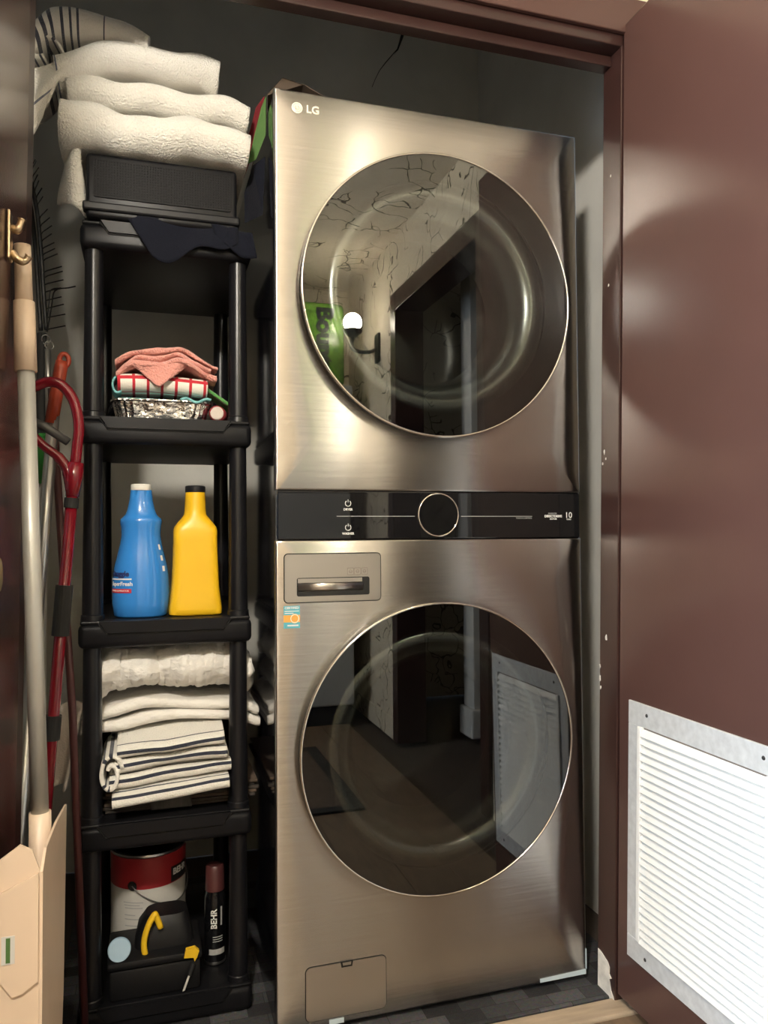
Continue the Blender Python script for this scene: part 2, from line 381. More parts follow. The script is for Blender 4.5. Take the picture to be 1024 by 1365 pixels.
def nz(x, y, z, s, seed=0): return noise.noise(Vector((x * s + seed * 3.1, y * s - seed * 1.7, z * s + seed)))

# ------------------------------------------------------------------ cloth builders
def folded(name, ma, x0, x1, yf, depth, z0, n, gap, thick, seed=0, amp=0.004, fs=9.0, dz=None, dy=None, nx=44, parent=None, skew=0.0, first_front=True, jit=0.010, nosef=None):
    """a cloth folded to and fro: n layers stacked upwards, folds face the front"""
    rnd = random.Random(seed); path = []; arc = 0.0
    for i in range(n):
        z = z0 + thick / 2 + i * gap
        fwd = (i % 2 == 0)
        ya, yb = (yf + depth, yf + gap / 2) if fwd else (yf + gap / 2, yf + depth)
        path += [(ya + (yb - ya) * k / 14, z) for k in range(15)]
        if i < n - 1:
            zc = z + gap / 2; r = gap / 2
            for k in range(1, 8):
                a = PI * k / 8
                path.append(((yf + r - r * math.sin(a) * 1.25) if fwd else (yf + depth + r * math.sin(a)), zc - r * math.cos(a)))
    L = [0.0]
    for p, q in zip(path, path[1:]): L.append(L[-1] + math.hypot(q[0] - p[0], q[1] - p[1]))
    jl = [rnd.uniform(-jit, jit) for _ in range(n + 1)]; jx = [rnd.uniform(-0.012, 0.012) for _ in range(n + 1)]
    bm = bmesh.new(); uvl = bm.loops.layers.uv.new('UVMap'); g = []
    for i, (y, z) in enumerate(path):
        lay = (z - z0) / gap; k = int(max(0, min(n, lay / 2)))
        row = []
        for j in range(nx + 1):
            t = j / nx; x = x0 + (x1 - x0) * t + jx[k] * (1 - 2 * t) * 0
            xx = x + (jx[k] if t < 0.5 else -jx[k]) * abs(2 * t - 1)
            fr = max(0.0, 1 - (y - yf) / (depth * 0.6))
            yy = y + jl[k] * fr + nz(x, z * 2, 0.3, fs, seed) * amp * 2.2 * fr + skew * (t - 0.5)
            zz = z + nz(x, y, z * 1.5, fs, seed + 5) * amp * (0.3 + 0.7 * min(1, lay / max(1, n - 1) + 0.3))
            if dz: zz += dz(x, y, z)
            if dy: yy += dy(x, y, z)
            row.append(bm.verts.new((xx, yy, zz)))
        g.append(row)
    for i in range(len(g) - 1):
        for j in range(nx):
            f = bm.faces.new((g[i][j], g[i][j + 1], g[i + 1][j + 1], g[i + 1][j])); f.smooth = True
            for lp, (a, b) in zip(f.loops, ((i, j), (i, j + 1), (i + 1, j + 1), (i + 1, j))):
                lp[uvl].uv = ((x1 - x0) * b / nx, L[a])
    o = obj(name, bm, ma, parent, smooth=True)
    md = o.modifiers.new('thickness', 'SOLIDIFY'); md.thickness = thick * 0.92; md.offset = 0
    return o
def sheet(name, ma, fn, nu, nv, thick, parent=None, us=1.0, vs=1.0):
    bm = bmesh.new(); uvl = bm.loops.layers.uv.new('UVMap')
    g = [[bm.verts.new(fn(i / nu, j / nv)) for j in range(nv + 1)] for i in range(nu + 1)]
    for i in range(nu):
        for j in range(nv):
            f = bm.faces.new((g[i][j], g[i + 1][j], g[i + 1][j + 1], g[i][j + 1]))
            for lp, (a, b) in zip(f.loops, ((i, j), (i + 1, j), (i + 1, j + 1), (i, j + 1))): lp[uvl].uv = (us * a / nu, vs * b / nv)
    o = obj(name, bm, ma, parent, smooth=True)
    if thick:
        md = o.modifiers.new('thickness', 'SOLIDIFY'); md.thickness = thick; md.offset = 0
    return o
def ss(a, b, x):
    t = max(0.0, min(1.0, (x - a) / (b - a))); return t * t * (3 - 2 * t)

# =================================================================== STRUCTURE
XR, XL, YE, ZC = 0.905, -1.60, -2.95, 2.43     # hall: right wall, left wall, end wall, ceiling
YB, CXL, CXR = 0.95, -0.66, 0.88               # closet: back wall, left wall, right wall
def st(name, bm, ma, label, cat='wall', **k):
    return tag(obj(name, bm, ma, **k), label, cat, kind='structure')
ZCC = 2.95      # closet ceiling
wb = st('wall_back', B(CXL - 0.1, CXR + 0.1, YB, YB + 0.1, 0, ZCC), 'closet_wall', 'grey plaster back wall of the closet with a crack')
st('wall_left', B(CXL - 0.1, CXL, 0.02, YB, 0, ZCC), 'closet_wall', 'grey plaster left side wall inside the closet')
st('wall_right', B(CXR, CXR + 0.1, 0.02, YB, 0, ZCC), 'closet_side', 'pale painted right side wall of the closet beside the washer tower')
st('ceiling', B(XL - 0.1, 2.6, YE - 0.1, -0.175, ZC, ZC + 0.1), 'ceiling', 'rough plastered ceiling over the hall', 'ceiling')
st('ceiling_closet', B(CXL - 0.1, CXR + 0.1, -0.20, YB + 0.1, ZCC, ZCC + 0.1), 'closet_wall', 'grey plaster ceiling inside the closet', 'ceiling')
# crack in the back wall
cr = [(0.603, 2.715), (0.597, 2.710), (0.586, 2.676), (0.578, 2.6535), (0.5616, 2.635), (0.534, 2.599), (0.513, 2.569), (0.497, 2.535), (0.486, 2.507)]
obj('crack', T([(x, YB - 0.001, z) for x, z in cr], [0.003, 0.006, 0.004, 0.003, 0.0015, 0.0015, 0.0012, 0.001, 0.001], n=6), 'gap', wb)
# floor
fl = st('floor', B(XL - 0.1, 2.6, YE - 0.1, YB + 0.1, -0.12, -0.022), 'sub_floor', 'brown wood plank floor of the hall', 'floor')
pl0 = None
for i in range(17):
    off = (i * 0.37) % 1.2
    y = -0.125
    first = True
    x = XL + 0.002 + i * 0.148
    if x + 0.146 > XR: break
    seg = [-0.125 - off if off > 0.15 else -0.125 - 1.2]
    while seg[-1] > YE: seg.append(max(seg[-1] - 1.2, YE))
    prev = -0.125
    for s in seg:
        if prev - s < 0.04: continue
        q = obj('plank', B(x, x + 0.146, s + 0.001, prev - 0.001, -0.021, 0.0, bev=0.0012, seg=1), 'plank', fl); prev = s
st('trim_1', B(-0.47, 0.745, -0.124, -0.070, -0.021, 0.006, bev=0.004), 'threshold', 'pale wooden threshold strip in front of the closet', 'trim')
obj('closet_floor_board', B(CXL, CXR, -0.069, YB, -0.021, -0.002), 'sub_floor', fl)
# sheared frame: top of the old door frame leans towards the room
def shy(z): return -0.082 - 0.037 * z
def shear_r(c): return (c.x - 0.0, c.y + shy(c.z), c.z)           # local y: 0 = front edge of the jamb, + into the closet
def shear_l(c): return (c.x + 0.0155 * (c.z - 1.0), c.y + shy(c.z), c.z)
HZ = 2.005
tr = st('trim_2', warp(B(0.702, 0.735, 0.0, 0.066, 0.0, HZ + 0.03, bev=0.002), shear_r), 'brown_dark', 'dark brown painted right door jamb of the closet', 'trim')
bmp = bmesh.new()
poly = [(0.0, 0.0), (0.062, 0.0), (0.062, 0.085), (0.050, 0.083), (0.040, 0.079), (0.026, 0.074), (0.019, 0.066), (0.020, 0.052), (0.012, 0.046), (0.020, 0.040), (0.013, 0.020), (0.004, 0.010)]
obj('bare_plaster_patch', warp(prism_x([(a, b) for a, b in poly], 0.700, 0.7018), shear_r), 'chip', tr)
for (yy, z, r) in ((0.052, 1.165, 0.0035), (0.046, 1.15, 0.002), (0.058, 1.14, 0.002), (0.040, 0.765, 0.004), (0.064, 0.70, 0.003), (0.063, 0.675, 0.004), (0.060, 0.655, 0.003), (0.035, 1.75, 0.002), (0.040, 1.52, 0.002)):
    pts = [(yy + r * math.cos(k) * random.uniform(0.5, 1.2), z + 1.6 * r * math.sin(k) * random.uniform(0.6, 1.3)) for k in [i * PI / 4 for i in range(8)]]
    obj('paint_chip', warp(prism_x(pts, 0.7008, 0.7018), shear_r), 'chip', tr)
st('trim_3', warp(B(0.735, 0.80, -0.004, 0.012, 0.0, 2.10, bev=0.002), shear_r), 'brown_dark', 'dark brown casing beside the open vented door', 'trim')
st('trim_4', warp(B(-0.475, -0.442, 0.0, 0.066, 0.0, HZ + 0.03, bev=0.002), shear_l), 'brown_dark', 'dark brown painted left door jamb of the closet', 'trim')
hd = st('trim_5', warp(B(-0.475, 0.735, 0.0, 0.066, HZ, HZ + 0.035, bev=0.002), shear_r), 'brown_dark', 'dark brown header board over the closet opening', 'trim')
obj('door_stop', warp(B(-0.44, 0.702, 0.036, 0.066, HZ - 0.022, HZ, bev=0.002), shear_r), 'brown_dark', hd)
cs = st('trim_6', warp(B(-0.54, 0.80, -0.012, -0.001, HZ + 0.022, HZ + 0.095, bev=0.002), shear_r), 'brown', 'brown casing board above the closet doors', 'trim')
# hall front wall (around the closet opening)
st('wall_front_right', warp(B(0.737, XR, 0.013, 0.10, 0, ZCC), shear_r), 'hall_wall', 'hall wall strip right of the closet opening')
st('wall_front_left', warp(B(XL, -0.478, 0.013, 0.10, 0, ZCC), shear_r), 'hall_wall', 'hall wall left of the closet opening')
st('wall_front_top', warp(B(-0.478, 0.737, 0.0, 0.066, HZ + 0.036, ZCC), shear_r), 'hall_wall', 'pale plaster wall above the closet header')
# hall walls
DY0, DY1, DZ = -2.03, -1.06, 2.08
st('wall_hall_end', B(XL, 2.5, YE - 0.1, YE, 0, ZC), 'hall_wall', 'rough beige plaster wall at the far end of the hall')
wr = bmesh.new(); box(wr, XR, XR + 0.12, YE, DY0, 0, ZC); box(wr, XR, XR + 0.12, DY1, -0.16, 0, ZC); box(wr, XR, XR + 0.12, DY0, DY1, DZ, ZC)
st('wall_hall_right', wr, 'hall_wall', 'rough beige plaster wall of the hall with a dark doorway')
wl = bmesh.new(); WY0, WY1, WZ0, WZ1 = -1.70, -0.60, 0.35, 1.75
box(wl, XL - 0.1, XL, YE, WY0, 0, ZC); box(wl, XL - 0.1, XL, WY1, -0.12, 0, ZC); box(wl, XL - 0.1, XL, WY0, WY1, 0, WZ0); box(wl, XL - 0.1, XL, WY0, WY1, WZ1, ZC)
st('wall_hall_left', wl, 'hall_wall', 'beige plaster hall wall with the daylight window')
wn = thing('window_1', (XL, -1.15, WZ0), 'white framed window letting daylight into the hall', 'window', kind='structure')
for a in ((WY0, WY1, WZ0, WZ0 + 0.04), (WY0, WY1, WZ1 - 0.04, WZ1), (WY0, WY0 + 0.04, WZ0 + 0.04, WZ1 - 0.04), (WY1 - 0.04, WY1, WZ0 + 0.04, WZ1 - 0.04)):
    obj('window_frame', B(XL - 0.07, XL - 0.02, *a, bev=0.004), 'white_paint', wn)
obj('window_pane', B(XL - 0.05, XL - 0.046, WY0 + 0.04, WY1 - 0.04, WZ0 + 0.04, WZ1 - 0.04), 'window_glass', wn)
# doorway casing in the right hall wall and the room beyond
for i, a in enumerate(((DY0 - 0.06, DY0 + 0.015, 0, DZ + 0.07), (DY1 - 0.015, DY1 + 0.06, 0, DZ + 0.07), (DY0 + 0.015, DY1 - 0.015, DZ - 0.02, DZ + 0.07))):
    st('trim_%d' % (7 + i), B(XR - 0.014, XR + 0.13, *a, bev=0.003), 'brown_dark', ('dark brown doorway casing near the sconce', 'dark brown doorway casing near the vented closet door', 'dark brown head casing of the hall doorway')[i], 'trim')
st('baseboard_right', B(XR - 0.012, XR, YE, DY0 - 0.06, 0, 0.10, bev=0.003), 'hall_wall', 'beige baseboard of the right hall wall', 'baseboard')
st('wall_room_far', B(2.5, 2.6, YE, YB, 0, ZC), 'closet_side', 'pale wall of the room beyond the doorway')
st('wall_room_side', B(XR + 0.12, 2.5, -0.15, -0.05, 0, ZC), 'closet_side', 'pale side wall of the room beyond the doorway')
bc = thing('pilaster', (1.33, -2.05, 0), 'white painted column with a stepped base beyond the doorway', 'column')
obj('column_base', B(1.25, 1.41, -2.13, -1.97, 0, 0.14, bev=0.01), 'white_paint', bc); obj('column_shaft', B(1.27, 1.39, -2.11, -1.99, 0.14, ZC - 0.01, bev=0.004), 'white_paint', bc)
kc = thing('kitchen_cabinet', (1.95, -1.75, 0), 'brown wooden base cabinet in the room beyond the doorway', 'cabinet')
obj('body', B(1.75, 2.3, -2.2, -1.2, 0.0, 0.86), 'cabinet_wood', kc)
for yy in (-2.18, -1.69): obj('door', B(1.732, 1.749, yy, yy + 0.46, 0.08, 0.82, bev=0.004), 'cabinet_wood', kc)
obj('worktop', B(1.71, 2.33, -2.23, -1.17, 0.861, 0.90, bev=0.004), 'white_paint', kc)
# ------------------------------------------------------------------ right door with the vent grille
d1 = thing('door_1', (0.715, -0.12, 0.02), 'open brown painted closet door with a louvred vent grille', 'door', kind='structure')
DL = 0.475
obj('door_leaf', warp(B(0.704, 0.738, -DL, -0.004, 0.022, 2.045, bev=0.003), shear_r), 'brown', d1)
GY0, GY1, GZ0, GZ1 = -0.455, -0.045, 0.128, 0.650       # outer frame (local y)
FW = 0.046
gr = None
bmf = bmesh.new()
def fr(bm, a0, a1, b0, b1): box(bm, 0.6985, 0.7035, a0, a1, b0, b1, bev=0.001, seg=1)
fr(bmf, GY0, GY1, GZ0, GZ0 + FW); fr(bmf, GY0, GY1, GZ1 - FW, GZ1); fr(bmf, GY1 - FW * 0.75, GY1, GZ0 + FW, GZ1 - FW); fr(bmf, GY0, GY0 + FW * 0.75, GZ0 + FW, GZ1 - FW)
gr = obj('vent_grille', warp(bmf, shear_r), 'grille', d1); gr['label'] = 'galvanised frame of the louvred vent'
iy0, iy1, iz0, iz1 = GY0 + FW * 0.75, GY1 - FW * 0.75, GZ0 + FW, GZ1 - FW
bmf = bmesh.new()
box(bmf, 0.6935, 0.7035, iy1 - 0.012, iy1, iz0, iz1, bev=0.002); box(bmf, 0.6935, 0.7035, iy0, iy0 + 0.008, iz0, iz1, bev=0.002)
obj('inner_rim', warp(bmf, shear_r), 'slat', gr)
obj('slat_gap_shade', warp(B(0.7034, 0.7039, iy0, iy1, iz0, iz1), shear_r), 'print_and_shade', gr)  # dark-coloured sheet standing in for the shade in the gaps between slats
NS = 27; s0 = None
for k in range(NS):
    z = iz0 + 0.001 + (iz1 - iz0 - 0.002) * k / NS; h = (iz1 - iz0) / NS
    poly = [(0.6925, z), (0.6935, z - 0.0010), (0.7030, z + h * 0.70), (0.7024, z + h * 0.80)]
    obj('slat', warp(prism_y(poly, iy0 + 0.008, iy1 - 0.012), shear_r), 'slat', gr)
for yy in (GY1 - 0.06, GY0 + 0.05):
    for z in (GZ0 + 0.020, GZ1 - 0.020):
        bmz = warp(lathe_y(0, 0, [(0, -0.0018), (0.003, -0.0012), (0.0038, 0)], n=14), lambda c: (0.6985 + c.y, yy + c.x, z + c.z))
        obj('screw', warp(bmz, shear_r), 'screw', gr)
# ------------------------------------------------------------------ left door
d2 = thing('door_2', (-0.46, -0.3, 0.02), 'open dark brown gloss closet door with a bronze coat hook', 'door', kind='structure')
obj('door_leaf', warp(B(-0.475, -0.4405, -0.56, -0.004, 0.022, 2.045, bev=0.003), shear_l), 'brown', d2)
def on_ldoor(ang_bm): return ang_bm
rz, ry, rx = 0.940, -0.385, -0.4405
ros = obj('knob_rosette', warp(lathe_y(0, 0, [(0.0, -0.012), (0.022, -0.012), (0.028, -0.006), (0.036, -0.004), (0.042, 0)], n=40), lambda c: (rx - c.y, ry + c.x, rz + c.z)), 'brass', d2, smooth=True)
# =================================================================== APPLIANCE
w = thing('washer_dryer_tower', (0.343, 0.36, 0), 'tall brushed steel stacked washer and dryer tower with two round dark glass doors', 'washing machine')
WX = 0.686
UC, LC, DR = (0.3465, 1.489), (0.341, 0.551), 0.2978
obj('cabinet', B(0.0025, WX - 0.0025, 0.008, 0.74, 0.018, 1.884, bev=0.006), 'cabinet', w) if False else None
# cabinet shell: sides, top, back, base (open at the front for the two drums)
bm = bmesh.new()
box(bm, 0.002, 0.006, 0.006, 0.74, 0.02, 1.886); box(bm, WX - 0.006, WX - 0.002, 0.006, 0.74, 0.02, 1.886)
box(bm, 0.006, WX - 0.006, 0.006, 0.74, 1.882, 1.886); box(bm, 0.006, WX - 0.006, 0.736, 0.74, 0.02, 1.882); box(bm, 0.006, WX - 0.006, 0.006, 0.736, 0.02, 0.024)
obj('cabinet', bm, 'cabinet', w)
for fx in (0.05, WX - 0.05):
    for fy in (0.06, 0.68): obj('foot', loft([(fx, fy, 0.0055, 0.022, 0.022), (fx, fy, 0.012, 0.022, 0.022), (fx, fy, 0.020, 0.015, 0.015)], n=20), 'matt_black', w)
def front_panel(name, z0, z1, c, r, ch):
    """steel sheet with a round hole, chamfered rim"""
    bm = bmesh.new(); uvl = bm.loops.layers.uv.new('UVMap'); n = 128; x0, x1 = 0.0, WX
    angs = sorted([2 * PI * k / n for k in range(n)] + [math.atan2(z - c[1], x - c[0]) % (2 * PI) for x in (x0 + ch, x1 - ch) for z in (z0 + ch, z1 - ch)])
    def outer(a, ins):
        dx, dz = math.cos(a), math.sin(a); t = 1e9
        if dx > 1e-9: t = min(t, (x1 - ch - c[0]) / dx)
        if dx < -1e-9: t = min(t, (x0 + ch - c[0]) / dx)
        if dz > 1e-9: t = min(t, (z1 - ch - c[1]) / dz)
        if dz < -1e-9: t = min(t, (z0 + ch - c[1]) / dz)
        x, z = c[0] + dx * t, c[1] + dz * t
        u = (x - (x0 + x1) / 2) / ((x1 - x0) / 2 - ch); v = (z - (z0 + z1) / 2) / ((z1 - z0) / 2 - ch)
        return (x0 + x1) / 2 + u * ((x1 - x0) / 2 - ins), (z0 + z1) / 2 + v * ((z1 - z0) / 2 - ins)
    rows = []
    for (kind, par, y) in (('c', r, 0.03), ('c', r, 0.0), ('m', 0.5, 0.0), ('o', ch, 0.0), ('o', ch * 0.45, ch * 0.18), ('o', ch * 0.12, ch * 0.55), ('o', 0.0, ch * 1.2), ('o', 0.0, 0.02)):
        row = []
        for a in angs:
            if kind == 'c': x, z = c[0] + math.cos(a) * par, c[1] + math.sin(a) * par
            elif kind == 'o': x, z = outer(a, par)
            else:
                ox, oz = outer(a, ch); x, z = (c[0] + math.cos(a) * r + ox) / 2, (c[1] + math.sin(a) * r + oz) / 2
            row.append(bm.verts.new((x, y, z)))
        rows.append(row)
    N = len(angs)
    for ra, rb in zip(rows, rows[1:]):
        for k in range(N):
            f = bm.faces.new((ra[k], ra[(k + 1) % N], rb[(k + 1) % N], rb[k])); f.smooth = True
            for lp in f.loops: lp[uvl].uv = (lp.vert.co.z, lp.vert.co.x)
    o = obj(name, bm, 'steel', w); auto_smooth(o, 35)
    return o
pu = front_panel('dryer_front_panel', 1.0795, 1.889, UC, 0.275, 0.0045)
pl = front_panel('washer_front_panel', 0.020, 0.9795, LC, 0.275, 0.0045)
# tangent for the brushed steel
for key in ('steel', 'steel_flat'):
    t = M[key].node_tree; tg = nd(t, 'ShaderNodeTangent', direction_type='UV_MAP', uv_map='UVMap'); t.links.new(tg.outputs[0], bsdf(M[key]).inputs['Tangent'])
# control panel
cp = obj('control_panel', B(0.0045, WX - 0.003, 0.0, 0.03, 0.9805, 1.0785, bev=0.002), 'panel', w); cp['label'] = 'black glass control strip with a round dial'
dz_, dx_ = 1.0305, 0.3445
obj('dial_ring', lathe_y(dx_, dz_, [(0.0462, -0.0005), (0.0462, -0.004), (0.0445, -0.0048), (0.0430, -0.004), (0.0430, -0.0005)], closed=True), 'chrome', cp, smooth=True)
obj('dial_face', lathe_y(dx_, dz_, [(0, -0.0035), (0.0425, -0.0035), (0.0425, 0.0)], n=64), 'black_gloss', cp)
obj('guide_line', B(0.125, dx_ - 0.052, -0.0004, 0.0, 1.0268, 1.0280), 'print_grey', cp); obj('guide_line', B(dx_ + 0.052, 0.565, -0.0004, 0.0, 1.0268, 1.0280), 'print_grey', cp)
for z, tx in ((1.0535, 'DRYER'), (1.0045, 'WASHER')):
    arc = [(0.1488 + 0.0058 * math.sin(a), -0.0004, z + 0.0058 * math.cos(a)) for a in [math.radians(35 + 290 * k / 24) for k in range(25)]]
    bm = T(arc, 0.0008, n=6); tube(bm, [(0.1488, -0.0004, z + 0.002), (0.1488, -0.0004, z + 0.0078)], 0.0008, n=6)
    obj('power_symbol', bm, 'print', cp)
    obj('lettering', text_front(tx, 0.1488, -0.0003, z - 0.0125, 0.0062, extrude=0.0002, bold=0.0002), 'print', cp)
obj('lettering', text_front('TOUCH CONTROL', 0.545, -0.0003, 1.0235, 0.0045, extrude=0.0002), 'print_grey', cp)
obj('lettering', text_front('INVERTER', 0.615, -0.0003, 1.0335, 0.0048, extrude=0.0002), 'print_grey', cp)
obj('lettering', text_front('DIRECTDRIVE', 0.617, -0.0003, 1.0275, 0.0070, extrude=0.0002, bold=0.0003), 'print', cp)
obj('lettering', text_front('MOTOR', 0.617, -0.0003, 1.0215, 0.0048, extrude=0.0002, bold=0.0002), 'print', cp)
obj('lettering', text_front('10', 0.655, -0.0003, 1.0295, 0.0185, extrude=0.0002), 'print', cp)
obj('lettering', text_front('YEARS', 0.6555, -0.0003, 1.0205, 0.0042, extrude=0.0002), 'print', cp)
# doors
def round_door(name, c, lab):
    x, z = c; yF = -0.030
    sh = obj(name, lathe_y(x, z, [(0.276, 0.006), (0.276, -0.001), (DR - 0.004, -0.0015), (DR - 0.002, -0.006), (DR - 0.0015, -0.026), (DR - 0.003, -0.0285), (DR - 0.012, -0.0285), (DR - 0.012, -0.024), (0.274, -0.020), (0.272, 0.004)], closed=True), 'black_gloss', w, smooth=False)
    auto_smooth(sh, 30); sh['label'] = lab
    obj('rim_ring', lathe_y(x, z, [(DR + 0.0012, -0.026), (DR + 0.0015, -0.0300), (DR - 0.0005, -0.0315), (DR - 0.0030, -0.0312), (DR - 0.0030, -0.0286), (DR - 0.0015, -0.0262)], closed=True), 'chrome', sh, smooth=True)
    obj('door_glass', lathe_y(x, z, [(0, -0.0300), (DR - 0.0035, -0.0300), (DR - 0.0035, -0.0288), (0, -0.0288)], n=128), 'glass', sh)
    # printed black border behind the glass, the glass bowl's grey cone and the drum
    obj('black_border', lathe_y(x, z, [(DR - 0.004, -0.0284), (0.246, -0.0278), (0.246, -0.020), (DR - 0.012, -0.0200)], n=96, closed=True), 'black_gloss', sh)
    prof = [(0.262, 0.020), (0.252, 0.004), (0.240, -0.006), (0.226, -0.011), (0.212, -0.008), (0.198, 0.002), (0.186, 0.018), (0.176, 0.042), (0.168, 0.070), (0.166, 0.115)]
    obj('door_bowl', lathe_y(x, z, prof, n=96), 'bowl', sh, smooth=True)
    obj('drum', lathe_y(x, z, [(0.166, 0.117), (0.20, 0.119), (0.262, 0.14), (0.265, 0.42), (0.20, 0.46), (0, 0.465)], n=72), 'drum', w, smooth=True)
    return sh
round_door('dryer_door', UC, 'upper round dark glass door'); round_door('washer_door', LC, 'lower round dark glass door')
# logo
lz, lx = 1.8535, 0.0465
bm = lathe_y(lx, lz, [(0, -0.0012), (0.0112, -0.0012), (0.0112, 0.0)], n=40)
lg = obj('logo_badge', bm, 'cream_print', w)
obj('logo_face', merge(lathe_y(lx, lz, [(0.0088, -0.0014), (0.0082, -0.0016), (0.0076, -0.0014), (0.0082, -0.0012)], n=40, closed=True), text_front('L', lx - 0.0012, -0.0013, lz + 0.0005, 0.0095, extrude=0.0003), T([(lx + 0.0045 * math.cos(a), -0.0015, lz + 0.0045 * math.sin(a)) for a in [math.radians(70 - k * 22) for k in range(14)]] , 0.0006, n=5)), 'steel_flat', lg)
obj('logo_lettering', text_front('LG', 0.0790, -0.0003, lz, 0.0225, extrude=0.0006, bold=0.0004), 'cream_print', w)
# detergent drawer
dr = obj('detergent_drawer', prism_y(rrect(0.0185, 0.2160, 0.8565, 0.9515, 0.007), -0.0022, 0.002), 'steel_flat', w); dr['label'] = 'detergent drawer front with a slot handle'
obj('drawer_gap', prism_y(rrect(0.0165, 0.2180, 0.8545, 0.9535, 0.009), -0.0006, 0.001), 'gap', dr)
obj('handle_recess', prism_y(rrect(0.0425, 0.1925, 0.8680, 0.9045, 0.004), -0.0026, -0.0015), 'gap', dr)
bm = bmesh.new()
ringp = [(-0.0028, 0.8945), (-0.0042, 0.8925), (-0.0052, 0.8890), (-0.0050, 0.8850), (-0.0040, 0.8810), (-0.0028, 0.8775)]
obj('handle_bar', prism_x(ringp, 0.0445, 0.179), 'steel_flat', dr, smooth=True)
obj('handle_lip', B(0.0445, 0.177, -0.0032, -0.0024, 0.8945, 0.9030), 'steel_flat', dr)
for k in range(3):
    x = 0.1530 + k * 0.0145
    bm = T([(a, -0.0023, b) for a, b in rrect(x - 0.0066, x + 0.0066, 0.9090, 0.9225, 0.001, 2)], 0.0004, n=4, closed=True)
    merge(bm, lathe_y(x, 0.9155, [(0.0036, -0.0023), (0.0030, -0.0025), (0.0026, -0.0023), (0.0030, -0.0021)], n=14, closed=True), B(x - 0.003, x + 0.003, -0.0024, -0.0021, 0.9145, 0.9155))
    obj('drawer_icon', bm, 'print_and_shade', dr)
# service flap
sf = obj('service_flap', prism_y(rrect(0.0585, 0.2225, 0.0345, 0.1385, 0.010), -0.0020, 0.002), 'steel_flat', w)
obj('flap_gap', prism_y(rrect(0.0570, 0.2240, 0.0330, 0.1400, 0.0115), -0.0005, 0.001), 'gap', sf)
obj('latch', prism_y([(0.128, 0.1400), (0.154, 0.1400), (0.152, 0.1290), (0.130, 0.1290)], -0.0024, -0.001), 'gap', sf)
obj('latch_tab', prism_y([(0.132, 0.1385), (0.150, 0.1385), (0.149, 0.1330), (0.133, 0.1330)], -0.0032, -0.0015), 'steel_flat', sf)
for o in (dr, sf):
    pass
# sticker
sk = obj('certified_sticker', prism_y([(0.0165, 0.8055), (0.0490, 0.8055), (0.0490, 0.8495), (0.0165, 0.8495)], -0.0004, 0.0), 'teal_print', w)
obj('sticker_band', prism_y([(0.0165, 0.8175), (0.0490, 0.8175), (0.0490, 0.8315), (0.0165, 0.8315)], -0.0006, -0.0002), 'orange_print', sk)
obj('sticker_seal', lathe_y(0.0385, 0.8245, [(0, -0.0009), (0.0095, -0.0009), (0.0095, -0.0004)], n=24), 'orange_print', sk)
obj('sticker_seal_ring', lathe_y(0.0385, 0.8245, [(0.0088, -0.0010), (0.0080, -0.0012), (0.0072, -0.0010), (0.0080, -0.0008)], n=24, closed=True), 'cream_print', sk)
obj('lettering', text_front('CERTIFIED', 0.0328, -0.0006, 0.8455, 0.0062, extrude=0.0002, bold=0.0002), 'print', sk)
for q in ((0.0185, 0.0470, 0.8385, 0.8400), (0.0185, 0.036, 0.8345, 0.8360), (0.024, 0.046, 0.8095, 0.8125)): obj('text_line', B(q[0], q[1], -0.0006, -0.0003, q[2], q[3]), 'print', sk)
tp = obj('protective_tape', prism_y([(0.571, 0.0210), (0.6835, 0.0210), (0.6835, 0.0315), (0.571, 0.0290)], -0.0008, 0.0), 'tape', w)
obj('protective_tape', prism_y([(0.105, 0.0205), (0.135, 0.0205), (0.135, 0.0300), (0.105, 0.0300)], -0.0008, 0.0), 'tape', w)
obj('edge_tape', B(WX - 0.002, WX - 0.0008, -0.001, 0.01, 0.032, 0.075), 'tape', w)
# mat below
tag(obj('floor_mat', B(-0.42, 0.80, -0.064, 0.80, -0.0015, 0.0050, bev=0.002, seg=1), 'block_mat'), 'dark woven block pattern mat under the washer tower', 'mat')

# =================================================================== RACK
RX0, RX1, RY0, RY1 = -0.372, -0.030, 0.118, 0.575
tops = [1.627, 1.231, 0.821, 0.420, 0.062]; TH = 0.055
rk = thing('storage_rack', (-0.2, 0.34, 0.006), 'black plastic five shelf storage rack beside the washer tower', 'shelf rack')
for i, z in enumerate(tops):
    bm = B(RX0, RX1, RY0, RY1, z - TH, z - 0.006, bev=0.012, seg=3)
    s = obj('shelf', bm, 'plastic', rk); auto_smooth(s, 50)
    bm = bmesh.new(); box(bm, RX0 + 0.004, RX1 - 0.004, RY0 + 0.004, RY1 - 0.004, z - 0.008, z, bev=0.003)
    obj('shelf_deck', bm, 'plastic', s)
    a, b = RX0 + 0.040, RX1 - 0.045
    obj('front_lip', prism_y([(a, z - 0.001), (b, z - 0.001), (b - 0.016, z - 0.024), (a + 0.016, z - 0.024)], RY0 - 0.0055, RY0 + 0.004), 'plastic', s)
    bm = bmesh.new(); tube(bm, [(a - 0.002, RY0 - 0.001, z - 0.004), (a + 0.014, RY0 - 0.001, z - 0.026), (b - 0.014, RY0 - 0.001, z - 0.026), (b + 0.002, RY0 - 0.001, z - 0.004)], 0.0018, n=6)
    obj('lip_groove', bm, 'gap', s)
PX = (RX0 + 0.026, RX1 - 0.026); PY = (RY0 + 0.030, RY1 - 0.030)
